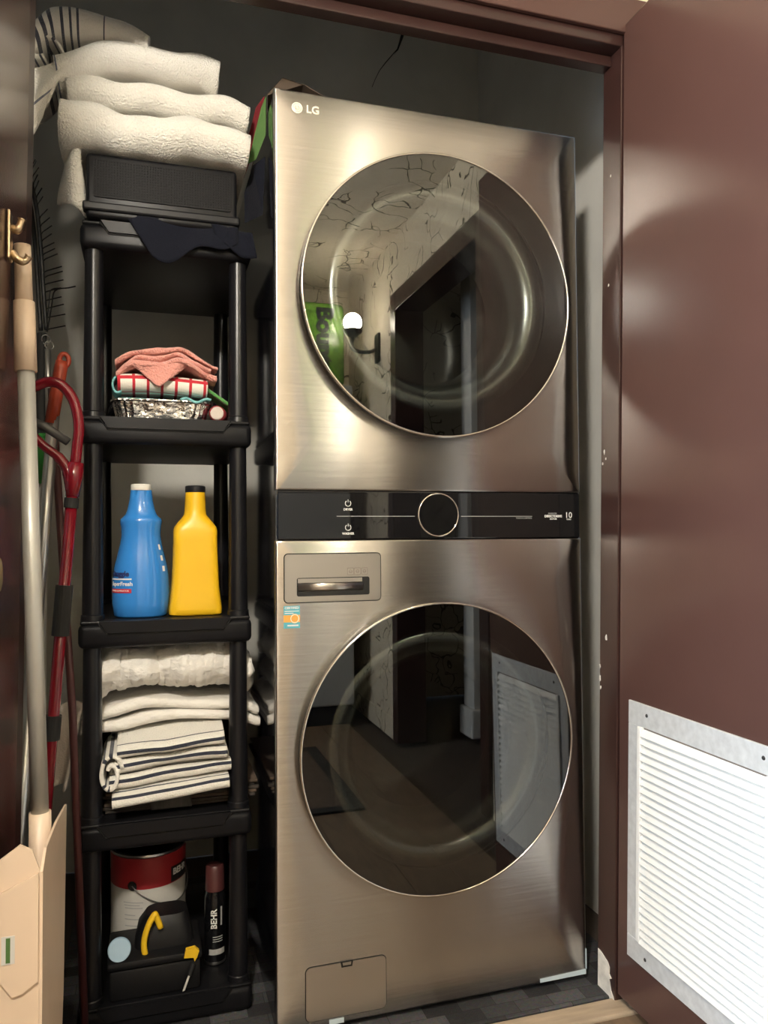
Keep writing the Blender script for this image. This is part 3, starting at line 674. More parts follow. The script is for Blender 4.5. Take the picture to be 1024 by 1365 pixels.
for i in range(4):
    zt, zb = tops[i] - TH + 0.002, tops[i + 1]
    for x in PX:
        for y in PY:
            bm = loft([(x, y, zb - 0.004, 0.0235, 0.0235), (x, y, zb + 0.010, 0.0225, 0.0225), (x, y, zb + 0.012, 0.0205, 0.0205), (x, y, zt - 0.10, 0.0185, 0.0185), (x, y, zt, 0.0180, 0.0180)], n=28)
            auto_smooth(obj('post', bm, 'post', rk), 40)
for x in PX:
    for y in PY:
        obj('rack_foot', loft([(x, y, 0.0058, 0.024, 0.024), (x, y, 0.009, 0.024, 0.024)], n=20), 'plastic', rk)

# ------------------------------------------------------------------ perforated crate on top of the rack
sx0, sx1, sz0, sz1 = -0.366, -0.056, 1.628, 1.758
cr_ = thing('step_stool', (-0.21, 0.25, sz0), 'black perforated plastic crate under the white towels on the rack', 'crate')
bm = B(sx0 + 0.006, sx1 - 0.006, 0.106, 0.42, sz0 + 0.0, sz1, bev=0.008, seg=3)
auto_smooth(obj('body', bm, 'plastic', cr_), 40)
obj('perforated_face', prism_y(rrect(sx0 + 0.020, sx1 - 0.018, sz0 + 0.040, sz1 - 0.014, 0.006), 0.1035, 0.1075), 'perf', cr_)
bm = bmesh.new(); box(bm, sx0, sx1, 0.100, 0.425, sz0 + 0.012, sz0 + 0.030, bev=0.004)
obj('bottom_rim', bm, 'plastic', cr_)
# ------------------------------------------------------------------ towels on top
def left_drop(xa, xb, amt): return lambda x, y, z: -amt * ss(xb, xa, x)
z1 = sz1 + 0.005
tw = 'white towels stacked on the crate'
o = folded('folded_towel', 'terry', -0.400, -0.046, 0.090, 0.30, z1, 2, 0.046, 0.040, seed=1, amp=0.007, fs=9,
           dz=lambda x, y, z: -0.004 * ss(-0.15, -0.04, x) + 0.005 * math.sin(x * 31) * (z - z1) / 0.05 + 0.003 * math.sin(x * 73 + 1))
tag(o, 'thick white terry towel lying directly on the black crate', 'towel', tw)
def hang(u, v):          # its end hanging down on the left
    x = -0.406 + 0.040 * v + 0.006 * math.sin(5 * u + 3 * v) - 0.006 * (1 - v) * u; z = z1 + 0.070 - (0.20 - 0.045 * (1 - v)) * u
    return (x, 0.122 + 0.012 * math.sin(5 * v + 2 * u) + 0.06 * (1 - v) * (1 - v), z)
hg = sheet('hanging_end', 'terry', hang, 18, 12, 0.008, parent=o)
o = folded('folded_towel', 'terry', -0.385, -0.048, 0.098, 0.29, z1 + 0.094, 2, 0.034, 0.030, seed=2, amp=0.008, fs=8,
           dz=lambda x, y, z: -0.012 * ss(-0.32, -0.385, x) - 0.012 * ss(-0.10, -0.045, x) + 0.004 * math.sin(x * 47))
tag(o, 'white terry towel in the middle of the stack on the crate', 'towel', tw)
M['stripe_grey'] = stripes_mat('white_towel_blue_stripe', (0.83, 0.80, 0.74), (0.12, 0.14, 0.20), [(0.003, 0.0015)], axis=0, bump=0.8)
o = folded('folded_towel', 'stripe_grey', -0.420, -0.098, 0.104, 0.28, z1 + 0.160, 2, 0.037, 0.032, seed=3, amp=0.008, fs=8,
           dz=lambda x, y, z: -0.055 * ss(-0.32, -0.43, x) - 0.012 * ss(-0.15, -0.095, x) + 0.004 * math.sin(x * 41))
tag(o, 'white towel with one blue stripe sagging over the stack edge', 'towel', tw)
def flap(u, v):          # corner hanging at the left, its hem stripe rising to the right
    x = -0.468 + 0.125 * v * (1 - 0.55 * u) + 0.004 * math.sin(7 * u)
    z = z1 + 0.135 + 0.055 * v - (0.155 - 0.10 * v) * u
    return (x, 0.096 + 0.006 * math.sin(6 * v + 5 * u) - 0.010 * v * (1 - u), z)
M['flap_stripe'] = stripes_mat('towel_corner_stripe', (0.80, 0.77, 0.71), (0.14, 0.15, 0.20), [(0.085, 0.0035)], axis=0, bump=0.6)
sheet('hanging_corner', 'flap_stripe', flap, 18, 12, 0.006, parent=o, us=0.135, vs=0.09)
M['stripe_top'] = stripes_mat('striped_towel_grey', (0.80, 0.77, 0.71), (0.07, 0.075, 0.10), [(0.025, 0.0028), (0.037, 0.0028), (0.049, 0.0028), (0.068, 0.0025), (0.082, 0.002), (0.094, 0.002), (0.140, 0.0012)], axis=0, bump=0.5)
def top_dz(x, y, z):
    return 0.016 * math.sin((x + 0.46) / 0.25 * PI) - 0.045 * ss(-0.41, -0.470, x) - 0.030 * ss(-0.30, -0.20, x)
o = folded('striped_towel', 'stripe_top', -0.468, -0.250, 0.082, 0.25, z1 + 0.197, 2, 0.034, 0.018, seed=4, amp=0.008, fs=9, dz=top_dz)
tag(o, 'rumpled white towel with dark stripes on top of the towel stack', 'towel', tw)
def curl(u, v):
    a = 0.2 + 5.0 * u; r = 0.036 - 0.018 * u
    cx, cz = -0.428 - 0.010 * v, z1 + 0.176 - 0.010 * v
    return (cx + r * math.cos(a) * 1.15 + 0.035 * (v - 0.5), 0.080 + 0.10 * v, cz + r * math.sin(a) * 0.85)
M['curl_stripe'] = stripes_mat('curl_stripe', (0.80, 0.77, 0.71), (0.07, 0.075, 0.10), [(0.02 + 0.020 * k, 0.0032) for k in range(8)], axis=0, bump=0.4)
sheet('curled_end', 'curl_stripe', curl, 36, 10, 0.005, parent=o, us=0.17, vs=0.1)
# ------------------------------------------------------------------ navy cloth over the top shelf edge
def navy1(u, v):
    x = -0.275 + 0.215 * u; top = 1.641 - 0.004 * u
    L = 0.078 * (1 - 0.55 * u) * (0.35 + 0.65 * math.sin(PI * min(1.0, 0.30 + 0.65 * u))) + 0.012 * math.sin(9 * u)
    return (x - 0.02 * (1 - u) * (0.5 - v) + 0.03 * (1 - u) * v, 0.1105 - 0.004 * math.sin(8 * u + 2 * v) - 0.006 * v, top - (L + 0.012) * v)
nv = sheet('dark_cloth', 'navy', navy1, 30, 12, 0.003)
tag(nv, 'dark navy cloth hanging over the front edge of the top shelf', 'cloth')
def navy2(u, v):
    return (-0.115 + 0.085 * u + 0.01 * v, 0.106 - 0.004 * math.sin(7 * u), 1.640 - 0.012 * u - (0.045 + 0.02 * u) * v * (1 - 0.5 * abs(u - 0.6)))
sheet('cloth_corner', 'navy', navy2, 14, 8, 0.003, parent=nv)

# ------------------------------------------------------------------ shelf 2: foil tray with cloths
zt = tops[1] + 0.0008
ft = thing('foil_tray', (-0.212, 0.22, zt), 'crumpled aluminium foil tray full of folded cloths on the rack', 'tray')
n = 120; rings = []; bm = bmesh.new()
def trayring(z, hx, hy, cz):
    ring = []
    for k in range(n):
        a = 2 * PI * k / n; c, s = math.cos(a), math.sin(a); e = 5.0
        w_ = 1 + cz * math.sin(k * 2 * PI / 4.0) * 0.010 + cz * 0.012 * noise.noise(Vector((k * 0.31, z * 40, 2)))
        ring.append(bm.verts.new((-0.212 + hx * w_ * math.copysign(abs(c) ** (2 / e), c), 0.222 + hy * w_ * math.copysign(abs(s) ** (2 / e), s), z + cz * 0.0015 * noise.noise(Vector((k * .2, 1, 1))))))
    return ring
rr = [trayring(zt, 0.088, 0.068, 0), trayring(zt + 0.002, 0.091, 0.071, 0.6), trayring(zt + 0.018, 0.0945, 0.0745, 1), trayring(zt + 0.036, 0.099, 0.079, 1), trayring(zt + 0.038, 0.1035, 0.084, 1), trayring(zt + 0.041, 0.1035, 0.084, 1), trayring(zt + 0.039, 0.097, 0.077, 1), trayring(zt + 0.004, 0.088, 0.068, 0)]
for a, b in zip(rr, rr[1:]):
    for k in range(n): bm.faces.new((a[k], a[(k + 1) % n], b[(k + 1) % n], b[k]))
bm.faces.new(rr[0][::-1]); bm.faces.new(rr[-1])
obj('tray_shell', bm, 'foil', ft)
cg = 'cloths heaped in the foil tray'
zz = zt + 0.012
tag(folded('folded_cloth', 'teal', -0.296, -0.135, 0.166, 0.11, zz, 3, 0.013, 0.010, seed=11, amp=0.003), 'teal cloth at the bottom of the foil tray', 'cloth', cg)
def tealroll(u, v):
    a = 5.6 * u; r = 0.0155 - 0.006 * u
    return (-0.300 + r * math.cos(a) * (0.8 + 0.2 * v), 0.150 + 0.07 * v, zt + 0.072 + r * math.sin(a) * 1.25 - 0.006 * u)
tag(sheet('rolled_cloth', 'teal', tealroll, 34, 8, 0.004), 'teal cloth curled over the corner of the foil tray', 'cloth', cg)
tag(folded('checked_cloth', 'check', -0.292, -0.128, 0.150, 0.12, zz + 0.042, 2, 0.021, 0.017, seed=12, amp=0.005, dz=lambda x, y, z: 0.006 * math.sin((x + .3) * 19)), 'white kitchen cloth with red checks under the pink cloth', 'cloth', cg)
def pinkdz(x, y, z): return 0.012 * math.sin((x + 0.296) / 0.188 * PI) - 0.018 * ss(-0.16, -0.105, x) - 0.022 * ss(-0.26, -0.305, x) + 0.004 * math.sin(x * 60)
tag(folded('folded_cloth', 'pink', -0.296, -0.108, 0.138, 0.13, zz + 0.088, 6, 0.0068, 0.0048, seed=13, amp=0.009, fs=26, dz=pinkdz, jit=0.010, nx=60), 'salmon pink terry cloth on top of the cloth heap', 'cloth', cg)
def pinktri(u, v):
    x = -0.268 + 0.110 * u; return (x, 0.1335 - 0.004 * math.sin(9 * u + v * 3), zz + 0.106 - v * (0.048 * (1 - abs(2 * u - 0.9)) + 0.006))
sheet('hanging_corner', 'pink', pinktri, 18, 8, 0.004, parent=bpy.data.objects[[o.name for o in COL.objects if o.name.startswith('folded_cloth')][-1]])
def greenstrip(u, v):
    return (-0.128 + 0.060 * u, 0.170 + 0.05 * v, zt + 0.078 - 0.040 * u + 0.004 * math.sin(5 * v))
M['green_stripe'] = stripes_mat('green_cloth_stripe', (0.10, 0.33, 0.08), (0.62, 0.66, 0.50), [(0.02, 0.003)], axis=1)
tag(sheet('green_cloth', 'green_stripe', greenstrip, 10, 10, 0.006, us=0.06, vs=0.05), 'green striped cloth sloping out of the foil tray', 'cloth', cg)
def teal2(u, v): return (-0.175 + 0.062 * u, 0.138 + 0.05 * v, zt + 0.046 + 0.004 * math.sin(9 * u) - 0.004 * (1 - v))
tag(sheet('teal_cloth', 'teal', teal2, 14, 8, 0.005), 'teal cloth edge lying on the rim of the foil tray', 'cloth', cg)
rc = thing('rolled_red_cloth', (-0.085, 0.2, zt), 'dark red rolled cloth with a pale end beside the foil tray', 'cloth')
bm = T([(-0.100, 0.150, zt + 0.0185), (-0.093, 0.18, zt + 0.0185), (-0.085, 0.26, zt + 0.0185)], [0.0165, 0.0178, 0.017], n=20)
obj('roll', bm, 'red_cloth', rc, smooth=True)
bm = T([(-0.1005, 0.1485, zt + 0.0185), (-0.100, 0.1503, zt + 0.0185)], [0.0125, 0.0145], n=20); obj('pale_end', bm, 'beige_cloth', rc)
def dkhump(u, v):
    return (-0.325 + 0.15 * u, 0.30 + 0.14 * v, zt + 0.003 + 0.125 * math.sin(PI * min(1, u * 0.9 + 0.1)) ** 0.8 * math.sin(PI * (0.08 + 0.84 * v)) ** 0.6 * (1 - 0.45 * u))
tag(sheet('dark_bundle', 'navy', dkhump, 20, 14, 0.004), 'dark cloth bundle behind the foil tray on the rack', 'cloth')

# ------------------------------------------------------------------ shelf 3: two bottles
zb = tops[2] + 0.0006
bx_, by_ = -0.2535, 0.190
BP = [(0.000, .050), (0.004, .0545), (0.030, .0575), (0.055, .0582), (0.085, .0565), (0.105, .0535), (0.128, .0480), (0.150, .0425), (0.170, .0395), (0.188, .0405), (0.198, .0425), (0.204, .0415), (0.208, .037), (0.214, .0315), (0.225, .0275), (0.245, .0235), (0.265, .0215)]
bb = thing('blue_bottle', (bx_, by_, zb), 'blue fabric softener bottle with a white cap on the rack shelf', 'bottle')
def brad(z):
    for (z0, r0), (z1_, r1) in zip(BP, BP[1:]):
        if z0 <= z <= z1_: return r0 + (r1 - r0) * (z - z0) / (z1_ - z0)
    return BP[-1][1]
o = obj('bottle_body', loft([(bx_, by_, zb + z, r, r * 0.80) for z, r in BP] + [(bx_, by_, zb + 0.2655, 0.0185, 0.0185)], n=48), 'blue', bb, smooth=True)
auto_smooth(o, 60)
o = obj('cap', loft([(bx_, by_, zb + 0.2645, 0.0200, 0.0200), (bx_, by_, zb + 0.2660, 0.0208, 0.0208), (bx_, by_, zb + 0.2760, 0.0206, 0.0206), (bx_, by_, zb + 0.2775, 0.0190, 0.0190)], n=36), 'cap_white', bb); auto_smooth(o, 40)
def wrap_bottle(bmt, a0, z0, lift=0.0006):
    def f(c):
        r = brad(min(max(z0 + c.y, 0), 0.264)); a = a0 + c.x / 0.052
        return (bx_ + (r + lift + c.z) * math.sin(a), by_ - (r * 0.80 + lift + c.z) * math.cos(a), zb + z0 + c.y)
    return warp(bmt, f)
def quad_bm(wd, ht, nx=14, ny=2):
    bm = bmesh.new(); g = [[bm.verts.new((-wd / 2 + wd * i / nx, -ht / 2 + ht * j / ny, 0)) for j in range(ny + 1)] for i in range(nx + 1)]
    for i in range(nx):
        for j in range(ny): bm.faces.new((g[i][j], g[i + 1][j], g[i + 1][j + 1], g[i][j + 1]))
    return bm
AL = -0.86
obj('brand_lettering', wrap_bottle(text_bm('Snuggle', 0.0150, extrude=0.0002, bold=0.0007), AL, 0.0905), 'navy_print', bb)
obj('brand_outline', wrap_bottle(quad_bm(0.056, 0.0030), AL, 0.0800), 'print', bb)
obj('scent_lettering', wrap_bottle(text_bm('SuperFresh', 0.0115, extrude=0.0002, bold=0.0003), AL + 0.08, 0.0700), 'print', bb)
obj('red_band', wrap_bottle(quad_bm(0.052, 0.0085), AL + 0.04, 0.0560), 'red_print', bb)
obj('band_lettering', wrap_bottle(text_bm('ODOR ELIMINATOR', 0.0048, extrude=0.0002), AL + 0.04, 0.0560, 0.0010), 'print', bb)
for k, z in enumerate((0.145, 0.122, 0.100)):
    obj('side_icon', wrap_bottle(quad_bm(0.008, 0.011, 3, 1), 0.98, z), 'print', bb)
yx_, yy_ = -0.1425, 0.185
zb2 = zb
yb = thing('yellow_bottle', (yx_, yy_, zb2), 'plain yellow plastic jug with a black cap on the rack shelf', 'bottle')
YP = [(0, .0500, .030, 5), (0.003, .0545, .034, 5), (0.014, .0552, .035, 5), (0.030, .0530, .034, 5), (0.060, .0495, .033, 5), (0.110, .0470, .0325, 5), (0.160, .0455, .032, 5), (0.178, .0455, .032, 5), (0.186, .0440, .031, 4), (0.196, .0370, .029, 3), (0.206, .0285, .026, 2.4), (0.213, .0235, .0235, 2), (0.225, .0222, .0222, 2), (0.262, .0205, .0205, 2)]
o = obj('bottle_body', loft([(yx_, yy_, zb2 + a, b, c, d) for a, b, c, d in YP], n=56), 'yellow', yb, smooth=True)
auto_smooth(o, 50)
o = obj('cap', loft([(yx_, yy_, zb2 + 0.2605, 0.0205, 0.0205), (yx_, yy_, zb2 + 0.2625, 0.0212, 0.0212), (yx_, yy_, zb2 + 0.2735, 0.0212, 0.0212), (yx_, yy_, zb2 + 0.2750, 0.0195, 0.0195)], n=36), 'cap_black', yb); auto_smooth(o, 40)

# ------------------------------------------------------------------ shelf 4: mats, striped towels, sheets
z4 = tops[3] + 0.0006
for k in range(6):
    a = random.uniform(-0.006, 0.006)
    q = obj('cardboard_sheet', B(-0.322 + a * 1.2, -0.012 + a - (0.015 if k == 0 else 0), 0.176 + random.uniform(-0.003, 0.004), 0.518, z4 + 0.0072 * k, z4 + 0.0072 * k + 0.0064, bev=0.001, seg=1), 'card_dark' if k % 3 != 2 else 'card')
    tag(q, ['lowest', 'second lowest', 'third', 'fourth', 'second highest', 'topmost'][k] + ' flattened dark cardboard sheet in the pile under the striped towel', 'cardboard', 'flattened cardboard pile')
zc = z4 + 0.0072 * 6
def wov(u, v):
    y = 0.150 - 0.004 * math.sin(PI * u); 
    return (-0.238 + 0.082 * v + 0.006 * u, 0.185 - 0.040 * u if u < 0.5 else 0.165 - 0.006 * (u - 0.5), zc + 0.002 - (0.0 if u < 0.2 else 0.042 * (u - 0.2) / 0.8))
tag(sheet('woven_strap', 'woven', wov, 14, 8, 0.002), 'dark woven strip hanging over the cardboard pile', 'cloth')
sp = []
for k in range(17): sp += [(0.247 + (k // 2) * 0.512 + (k % 2) * 0.014 - 0.010, 0.0021)]
for k in range(9): sp += [(0.236 + k * 0.256 + d, 0.0019) for d in (-0.024, 0.030)]
M['stripe_navy'] = stripes_mat('white_towel_navy_stripes', (0.83, 0.80, 0.73), (0.025, 0.03, 0.05), sp, axis=1, bump=0.5)
def low_dz(x, y, z):
    return -0.022 * ss(0.19, 0.11, y) * (0.4 + 0.6 * ss(-0.10, -0.25, x)) * (1 - 0.6 * (z - zc) / 0.13) + 0.014 * ss(-0.22, -0.11, x) * 1.0 + 0.006 * math.sin((x + .3) * 24)
o = folded('striped_towel', 'stripe_navy', -0.300, -0.085, 0.118, 0.24, zc + 0.006, 8, 0.0146, 0.0098, seed=21, amp=0.007, fs=12, dz=low_dz, jit=0.016, nx=56)
tag(o, 'white towel with navy stripes folded in a thick pad below the sheets', 'towel')
def roll(u, v):
    a = 0.3 + 8.4 * u; r = 0.0275 - 0.0175 * u
    return (-0.309 + r * math.cos(a) * 0.82, 0.112 + 0.14 * v + 0.004 * math.sin(a), zc + 0.052 + r * math.sin(a) * 1.45 + 0.010 * v)
M['roll_stripe'] = stripes_mat('roll_stripe', (0.83, 0.80, 0.73), (0.025, 0.03, 0.05), [(0.03, 0.0035), (0.045, 0.0035), (0.085, 0.003), (0.10, 0.003)], axis=0, bump=0.5)
sheet('rolled_end', 'roll_stripe', roll, 60, 8, 0.007, parent=o, us=0.20, vs=0.14)
zs = zc + 0.006 + 6 * 0.0195 + 0.012
def sh_dz(x, y, z):
    e = ss(-0.31, -0.372, x) + ss(-0.055, -0.012, x)
    return -e * 0.040 * (0.3 + (z - zs) / 0.15) + 0.007 * math.sin(x * 23 + z * 30) + 0.012 * math.sin((x + 0.37) / 0.36 * PI) * (z - zs) / 0.14 - 0.004
o = folded('folded_sheet', 'sheet', -0.362, -0.016, 0.188, 0.27, zs, 4, 0.0125, 0.009, seed=31, amp=0.008, fs=13, dz=sh_dz, jit=0.012, nx=60)
tag(o, 'white folded bed sheet lying on the striped towel', 'sheet', 'white sheets on the rack')
def pf(x, y, z):
    t = (z - zs - 0.062) / 0.10
    return sh_dz(x, y, z) * 0.7 + 0.010 * nz(x, y, z, 28, 3) * (0.4 + t) + 0.006 * nz(x * 2.2, y, z * 1.5, 50, 8)
def pfy(x, y, z): return (0.016 * nz(x, z, 1.0, 24, 6) + 0.007 * nz(x * 1.5, z * 2.5, 2.0, 55, 2)) * ss(0.30, 0.18, y)
o2 = folded('folded_sheet', 'sheet', -0.362, -0.014, 0.190, 0.27, zs + 0.066, 2, 0.074, 0.020, seed=32, amp=0.010, fs=14, dz=pf, dy=pfy, nx=80)
tag(o2, 'white crumpled bed sheet at the top of the sheet pile', 'sheet', 'white sheets on the rack')
# beige cloth hanging out on the left of the rack
def bg(u, v):
    a = -0.6 + 4.9 * u; r = 0.026 + 0.016 * (1 - v)
    cx = -0.398 - 0.016 * v; cz = 0.635 - 0.150 * v
    return (cx + r * math.cos(a) * 0.75, 0.170 - 0.03 * v + r * math.sin(a) * 0.7, cz + r * math.sin(a) * 0.35 + 0.01 * math.cos(a))
tag(sheet('rolled_cloth', 'beige_cloth', bg, 36, 12, 0.005), 'beige rolled cloth poking out left of the rack post', 'cloth')

# ------------------------------------------------------------------ bottom shelf: paint can, spray can, tool case
z5 = tops[4] + 0.0006
cx_, cy_, cr0 = -0.236, 0.355, 0.082
pc = thing('paint_can', (cx_, cy_, z5), 'gallon paint can with a red and white label and wire handle on the bottom shelf', 'paint can')
H = 0.226
o = obj('can_body', loft([(cx_, cy_, z5, cr0 - 0.002, cr0 - 0.002), (cx_, cy_, z5 + 0.003, cr0 + 0.001, cr0 + 0.001), (cx_, cy_, z5 + 0.006, cr0, cr0), (cx_, cy_, z5 + 0.153, cr0, cr0)], n=64), 'can_white', pc); auto_smooth(o, 40)
o = obj('red_band', loft([(cx_, cy_, z5 + 0.153, cr0 + 0.0003, cr0 + 0.0003), (cx_, cy_, z5 + H - 0.006, cr0 + 0.0003, cr0 + 0.0003)], n=64), 'can_red', pc); auto_smooth(o, 40)
o = obj('lid_rim', loft([(cx_, cy_, z5 + H - 0.007, cr0, cr0), (cx_, cy_, z5 + H - 0.004, cr0 + 0.002, cr0 + 0.002), (cx_, cy_, z5 + H, cr0 + 0.001, cr0 + 0.001), (cx_, cy_, z5 + H, cr0 - 0.007, cr0 - 0.007), (cx_, cy_, z5 + H - 0.006, cr0 - 0.008, cr0 - 0.008)], n=64), 'tin', pc); auto_smooth(o, 40)
def wrap_can(bmt, a0, z0, lift=0.0008):
    def f(c):
        a = a0 + c.x / cr0; r = cr0 + lift + c.z
        return (cx_ + r * math.sin(a), cy_ - r * math.cos(a), z5 + z0 + c.y)
    return warp(bmt, f)
obj('label_patch', wrap_can(quad_bm(0.060, 0.034), 0.98, 0.172), 'black_print', pc)
obj('brand_lettering', wrap_can(text_bm('BEHR', 0.019, extrude=0.0003, bold=0.0006), 0.95, 0.176, 0.0012), 'print', pc)
bm = bmesh.new()
ln = None
for k, (a, z, wd) in enumerate(((-0.42, 0.125, 0.045), (-0.45, 0.119, 0.036), (-0.40, 0.113, 0.040), (-0.5, 0.098, 0.025), (-0.42, 0.089, 0.038), (-0.46, 0.075, 0.030))):
    obj('text_line', wrap_can(quad_bm(wd, 0.0022, 8, 1), a, z), 'print_grey', pc)
ea = -0.42
ex, ey = cx_ + (cr0 + 0.002) * math.sin(ea), cy_ - (cr0 + 0.002) * math.cos(ea)
obj('handle_ear', warp(lathe_y(0, 0, [(0, -0.004), (0.008, -0.004), (0.010, 0.0), (0.010, 0.003)], n=20), lambda c: (ex + c.x * math.cos(ea) - c.y * -math.sin(ea) * 1, ey + c.x * math.sin(ea) + c.y * math.cos(ea), z5 + 0.161 + c.z)), 'matt_black', pc)
hp = []
for k in range(25):
    t = k / 24; a = ea + 2.35 * t
    hp.append((cx_ + (cr0 + 0.004) * math.sin(a), cy_ - (cr0 + 0.004) * math.cos(a), z5 + 0.163 - 0.052 * math.sin(PI * t) ** 0.85))
obj('wire_handle', T(hp, 0.0016, n=8), 'tin', pc, smooth=True)
# spray can
px_, py_, pr = -0.098, 0.225, 0.0225
sc = thing('spray_can', (px_, py_, z5), 'slim black spray paint can with a maroon cap on the bottom shelf', 'spray can')
o = obj('can_body', loft([(px_, py_, z5, pr - 0.002, pr - 0.002), (px_, py_, z5 + 0.004, pr, pr), (px_, py_, z5 + 0.140, pr, pr), (px_, py_, z5 + 0.152, pr * 0.86, pr * 0.86), (px_, py_, z5 + 0.158, pr * 0.82, pr * 0.82)], n=36), 'black_gloss', sc); auto_smooth(o, 40)
o = obj('base_rim', loft([(px_, py_, z5 + 0.003, pr + 0.0006, pr + 0.0006), (px_, py_, z5 + 0.008, pr + 0.0006, pr + 0.0006)], n=36), 'tin', sc)
o = obj('cap', loft([(px_, py_, z5 + 0.156, pr * 0.92, pr * 0.92), (px_, py_, z5 + 0.205, pr * 0.86, pr * 0.86), (px_, py_, z5 + 0.209, pr * 0.74, pr * 0.74)], n=36), 'maroon', sc); auto_smooth(o, 40)
def wrap_spray(bmt, a0, z0, rot=False):
    def f(c):
        u, v = (-c.y, c.x) if rot else (c.x, c.y)
        a = a0 + u / pr; r = pr + 0.0006 + c.z
        return (px_ + r * math.sin(a), py_ - r * math.cos(a), z5 + z0 + v)
    return warp(bmt, f)
obj('brand_lettering', wrap_spray(text_bm('BEHR', 0.0175, extrude=0.0002, bold=0.0005), -0.15, 0.100, True), 'print', sc)
for q in ((0.022, 0.0018, 0.2, 0.062), (0.022, 0.0018, 0.2, 0.057), (0.022, 0.0018, 0.2, 0.052), (0.004, 0.040, 0.55, 0.105)): obj('text_line', wrap_spray(quad_bm(q[0], q[1], 8, 1), q[2], q[3]), 'print_grey', sc)
obj('label_band', wrap_spray(quad_bm(0.036, 0.012, 10, 1), 0.15, 0.030), 'print_grey', sc)
# tool case
tc_ = thing('tool_case', (-0.225, 0.2, z5), 'black plastic tool case with yellow handle and latch on the bottom shelf', 'tool box')
bm = B(-0.312, -0.135, 0.132, 0.262, z5, z5 + 0.060, bev=0.006); auto_smooth(obj('case_body', bm, 'box_black', tc_), 40)
bm = B(-0.316, -0.131, 0.128, 0.266, z5 + 0.061, z5 + 0.078, bev=0.006); auto_smooth(obj('case_lid', bm, 'box_black', tc_), 40)
bm = loft([(-0.205, 0.205, z5 + 0.078, 0.060, 0.045, 4), (-0.205, 0.205, z5 + 0.115, 0.052, 0.040, 4), (-0.200, 0.21, z5 + 0.135, 0.042, 0.032, 3)], n=32); auto_smooth(obj('raised_housing', bm, 'box_black', tc_), 40)
hpth = smooth_path([(-0.241, 0.150, z5 + 0.066), (-0.246, 0.150, z5 + 0.098), (-0.238, 0.152, z5 + 0.130), (-0.226, 0.155, z5 + 0.150), (-0.222, 0.158, z5 + 0.146), (-0.213, 0.160, z5 + 0.120)], 5)
obj('yellow_handle', T(hpth, 0.0062, n=10), 'yellow_pl', tc_, smooth=True)
bm = prism_y([(-0.168, z5 + 0.070), (-0.164, z5 + 0.086), (-0.146, z5 + 0.088), (-0.138, z5 + 0.080), (-0.142, z5 + 0.068), (-0.147, z5 + 0.060), (-0.149, z5 + 0.068)], 0.122, 0.132)
obj('yellow_latch', bm, 'yellow_pl', tc_)
bl = obj('round_lid', warp(lathe_y(0, 0, [(0, -0.003), (0.021, -0.003), (0.0225, 0), (0.021, 0.003), (0, 0.003)], n=40), lambda c: (-0.293 + c.x, 0.145 + c.z * 0.55 + c.y * 0.8, z5 + 0.0965 + c.z * 0.85)), 'light_blue')
tag(bl, 'pale blue round plastic lid leaning on the tool case', 'lid')
pk = thing('putty_knife', (-0.16, 0.112, z5), 'small putty knife with a pale blade leaning on the tool case', 'tool')
obj('blade', prism_y([(-0.163, z5 + 0.026), (-0.171, z5 - 0.010 + 0.014), (-0.166, z5 + 0.006), (-0.155, z5 + 0.036), (-0.157, z5 + 0.040)], 0.122, 0.124), 'can_white', pk)
obj('handle', T([(-0.157, 0.1235, z5 + 0.034), (-0.149, 0.126, z5 + 0.056)], [0.004, 0.0045], n=10), 'matt_black', pk)

# =================================================================== carton on top of the appliance
cb = thing('snack_carton', (0.04, 0.2, 1.887), 'opened cardboard carton with red and green sides on the washer tower corner', 'box')
def quadp(pts, th=0.002):
    bm = bmesh.new(); P = [Vector(p) for p in pts]; nrm = (P[1] - P[0]).cross(P[2] - P[0]).normalized() * th
    a = [bm.verts.new(p) for p in P]; b = [bm.verts.new(p + nrm) for p in P]; k = len(P)
    bm.faces.new(a); bm.faces.new(b[::-1])
    for i in range(k): bm.faces.new((a[i], b[i], b[(i + 1) % k], a[(i + 1) % k]))
    return bm
obj('carton_base', B(0.004, 0.082, 0.12, 0.40, 1.8868, 1.905, bev=0.002), 'card', cb)
obj('top_flap', merge(quadp([(0.000, 0.115, 1.935), (0.035, 0.10, 1.972), (0.080, 0.10, 1.964), (0.080, 0.26, 1.952), (0.000, 0.27, 1.935)]), quadp([(0.080, 0.10, 1.964), (0.135, 0.10, 1.940), (0.145, 0.26, 1.925), (0.080, 0.26, 1.952)])), 'card', cb)
obj('side_wall', quadp([(0.004, 0.11, 1.888), (0.004, 0.112, 1.936), (0.004, 0.30, 1.936), (0.004, 0.30, 1.888)]), 'card_dark', cb)
obj('red_panel', quadp([(-0.001, 0.120, 1.935), (-0.014, 0.150, 1.925), (-0.040, 0.185, 1.82), (-0.039, 0.170, 1.775), (-0.030, 0.145, 1.80), (-0.008, 0.12, 1.90)]), 'red_cloth', cb)
obj('green_panel', quadp([(0.000, 0.108, 1.930), (-0.010, 0.113, 1.905), (-0.036, 0.135, 1.79), (-0.020, 0.122, 1.795), (-0.001, 0.108, 1.845)]), 'green_cloth', cb)
obj('dark_panel', quadp([(-0.001, 0.110, 1.80), (-0.026, 0.128, 1.785), (-0.039, 0.165, 1.74), (-0.038, 0.17, 1.675), (-0.006, 0.115, 1.675)]), 'navy', cb)
nb = tag(obj('dark_bowl', loft([(0.225, 0.17, 1.8868, 0.065, 0.07), (0.225, 0.17, 1.900, 0.076, 0.085), (0.225, 0.17, 1.916, 0.078, 0.09), (0.225, 0.17, 1.928, 0.065, 0.075), (0.225, 0.17, 1.934, 0.04, 0.045)], n=40), 'navy', smooth=True), 'dark blue rounded bundle on top of the washer tower', 'bundle')

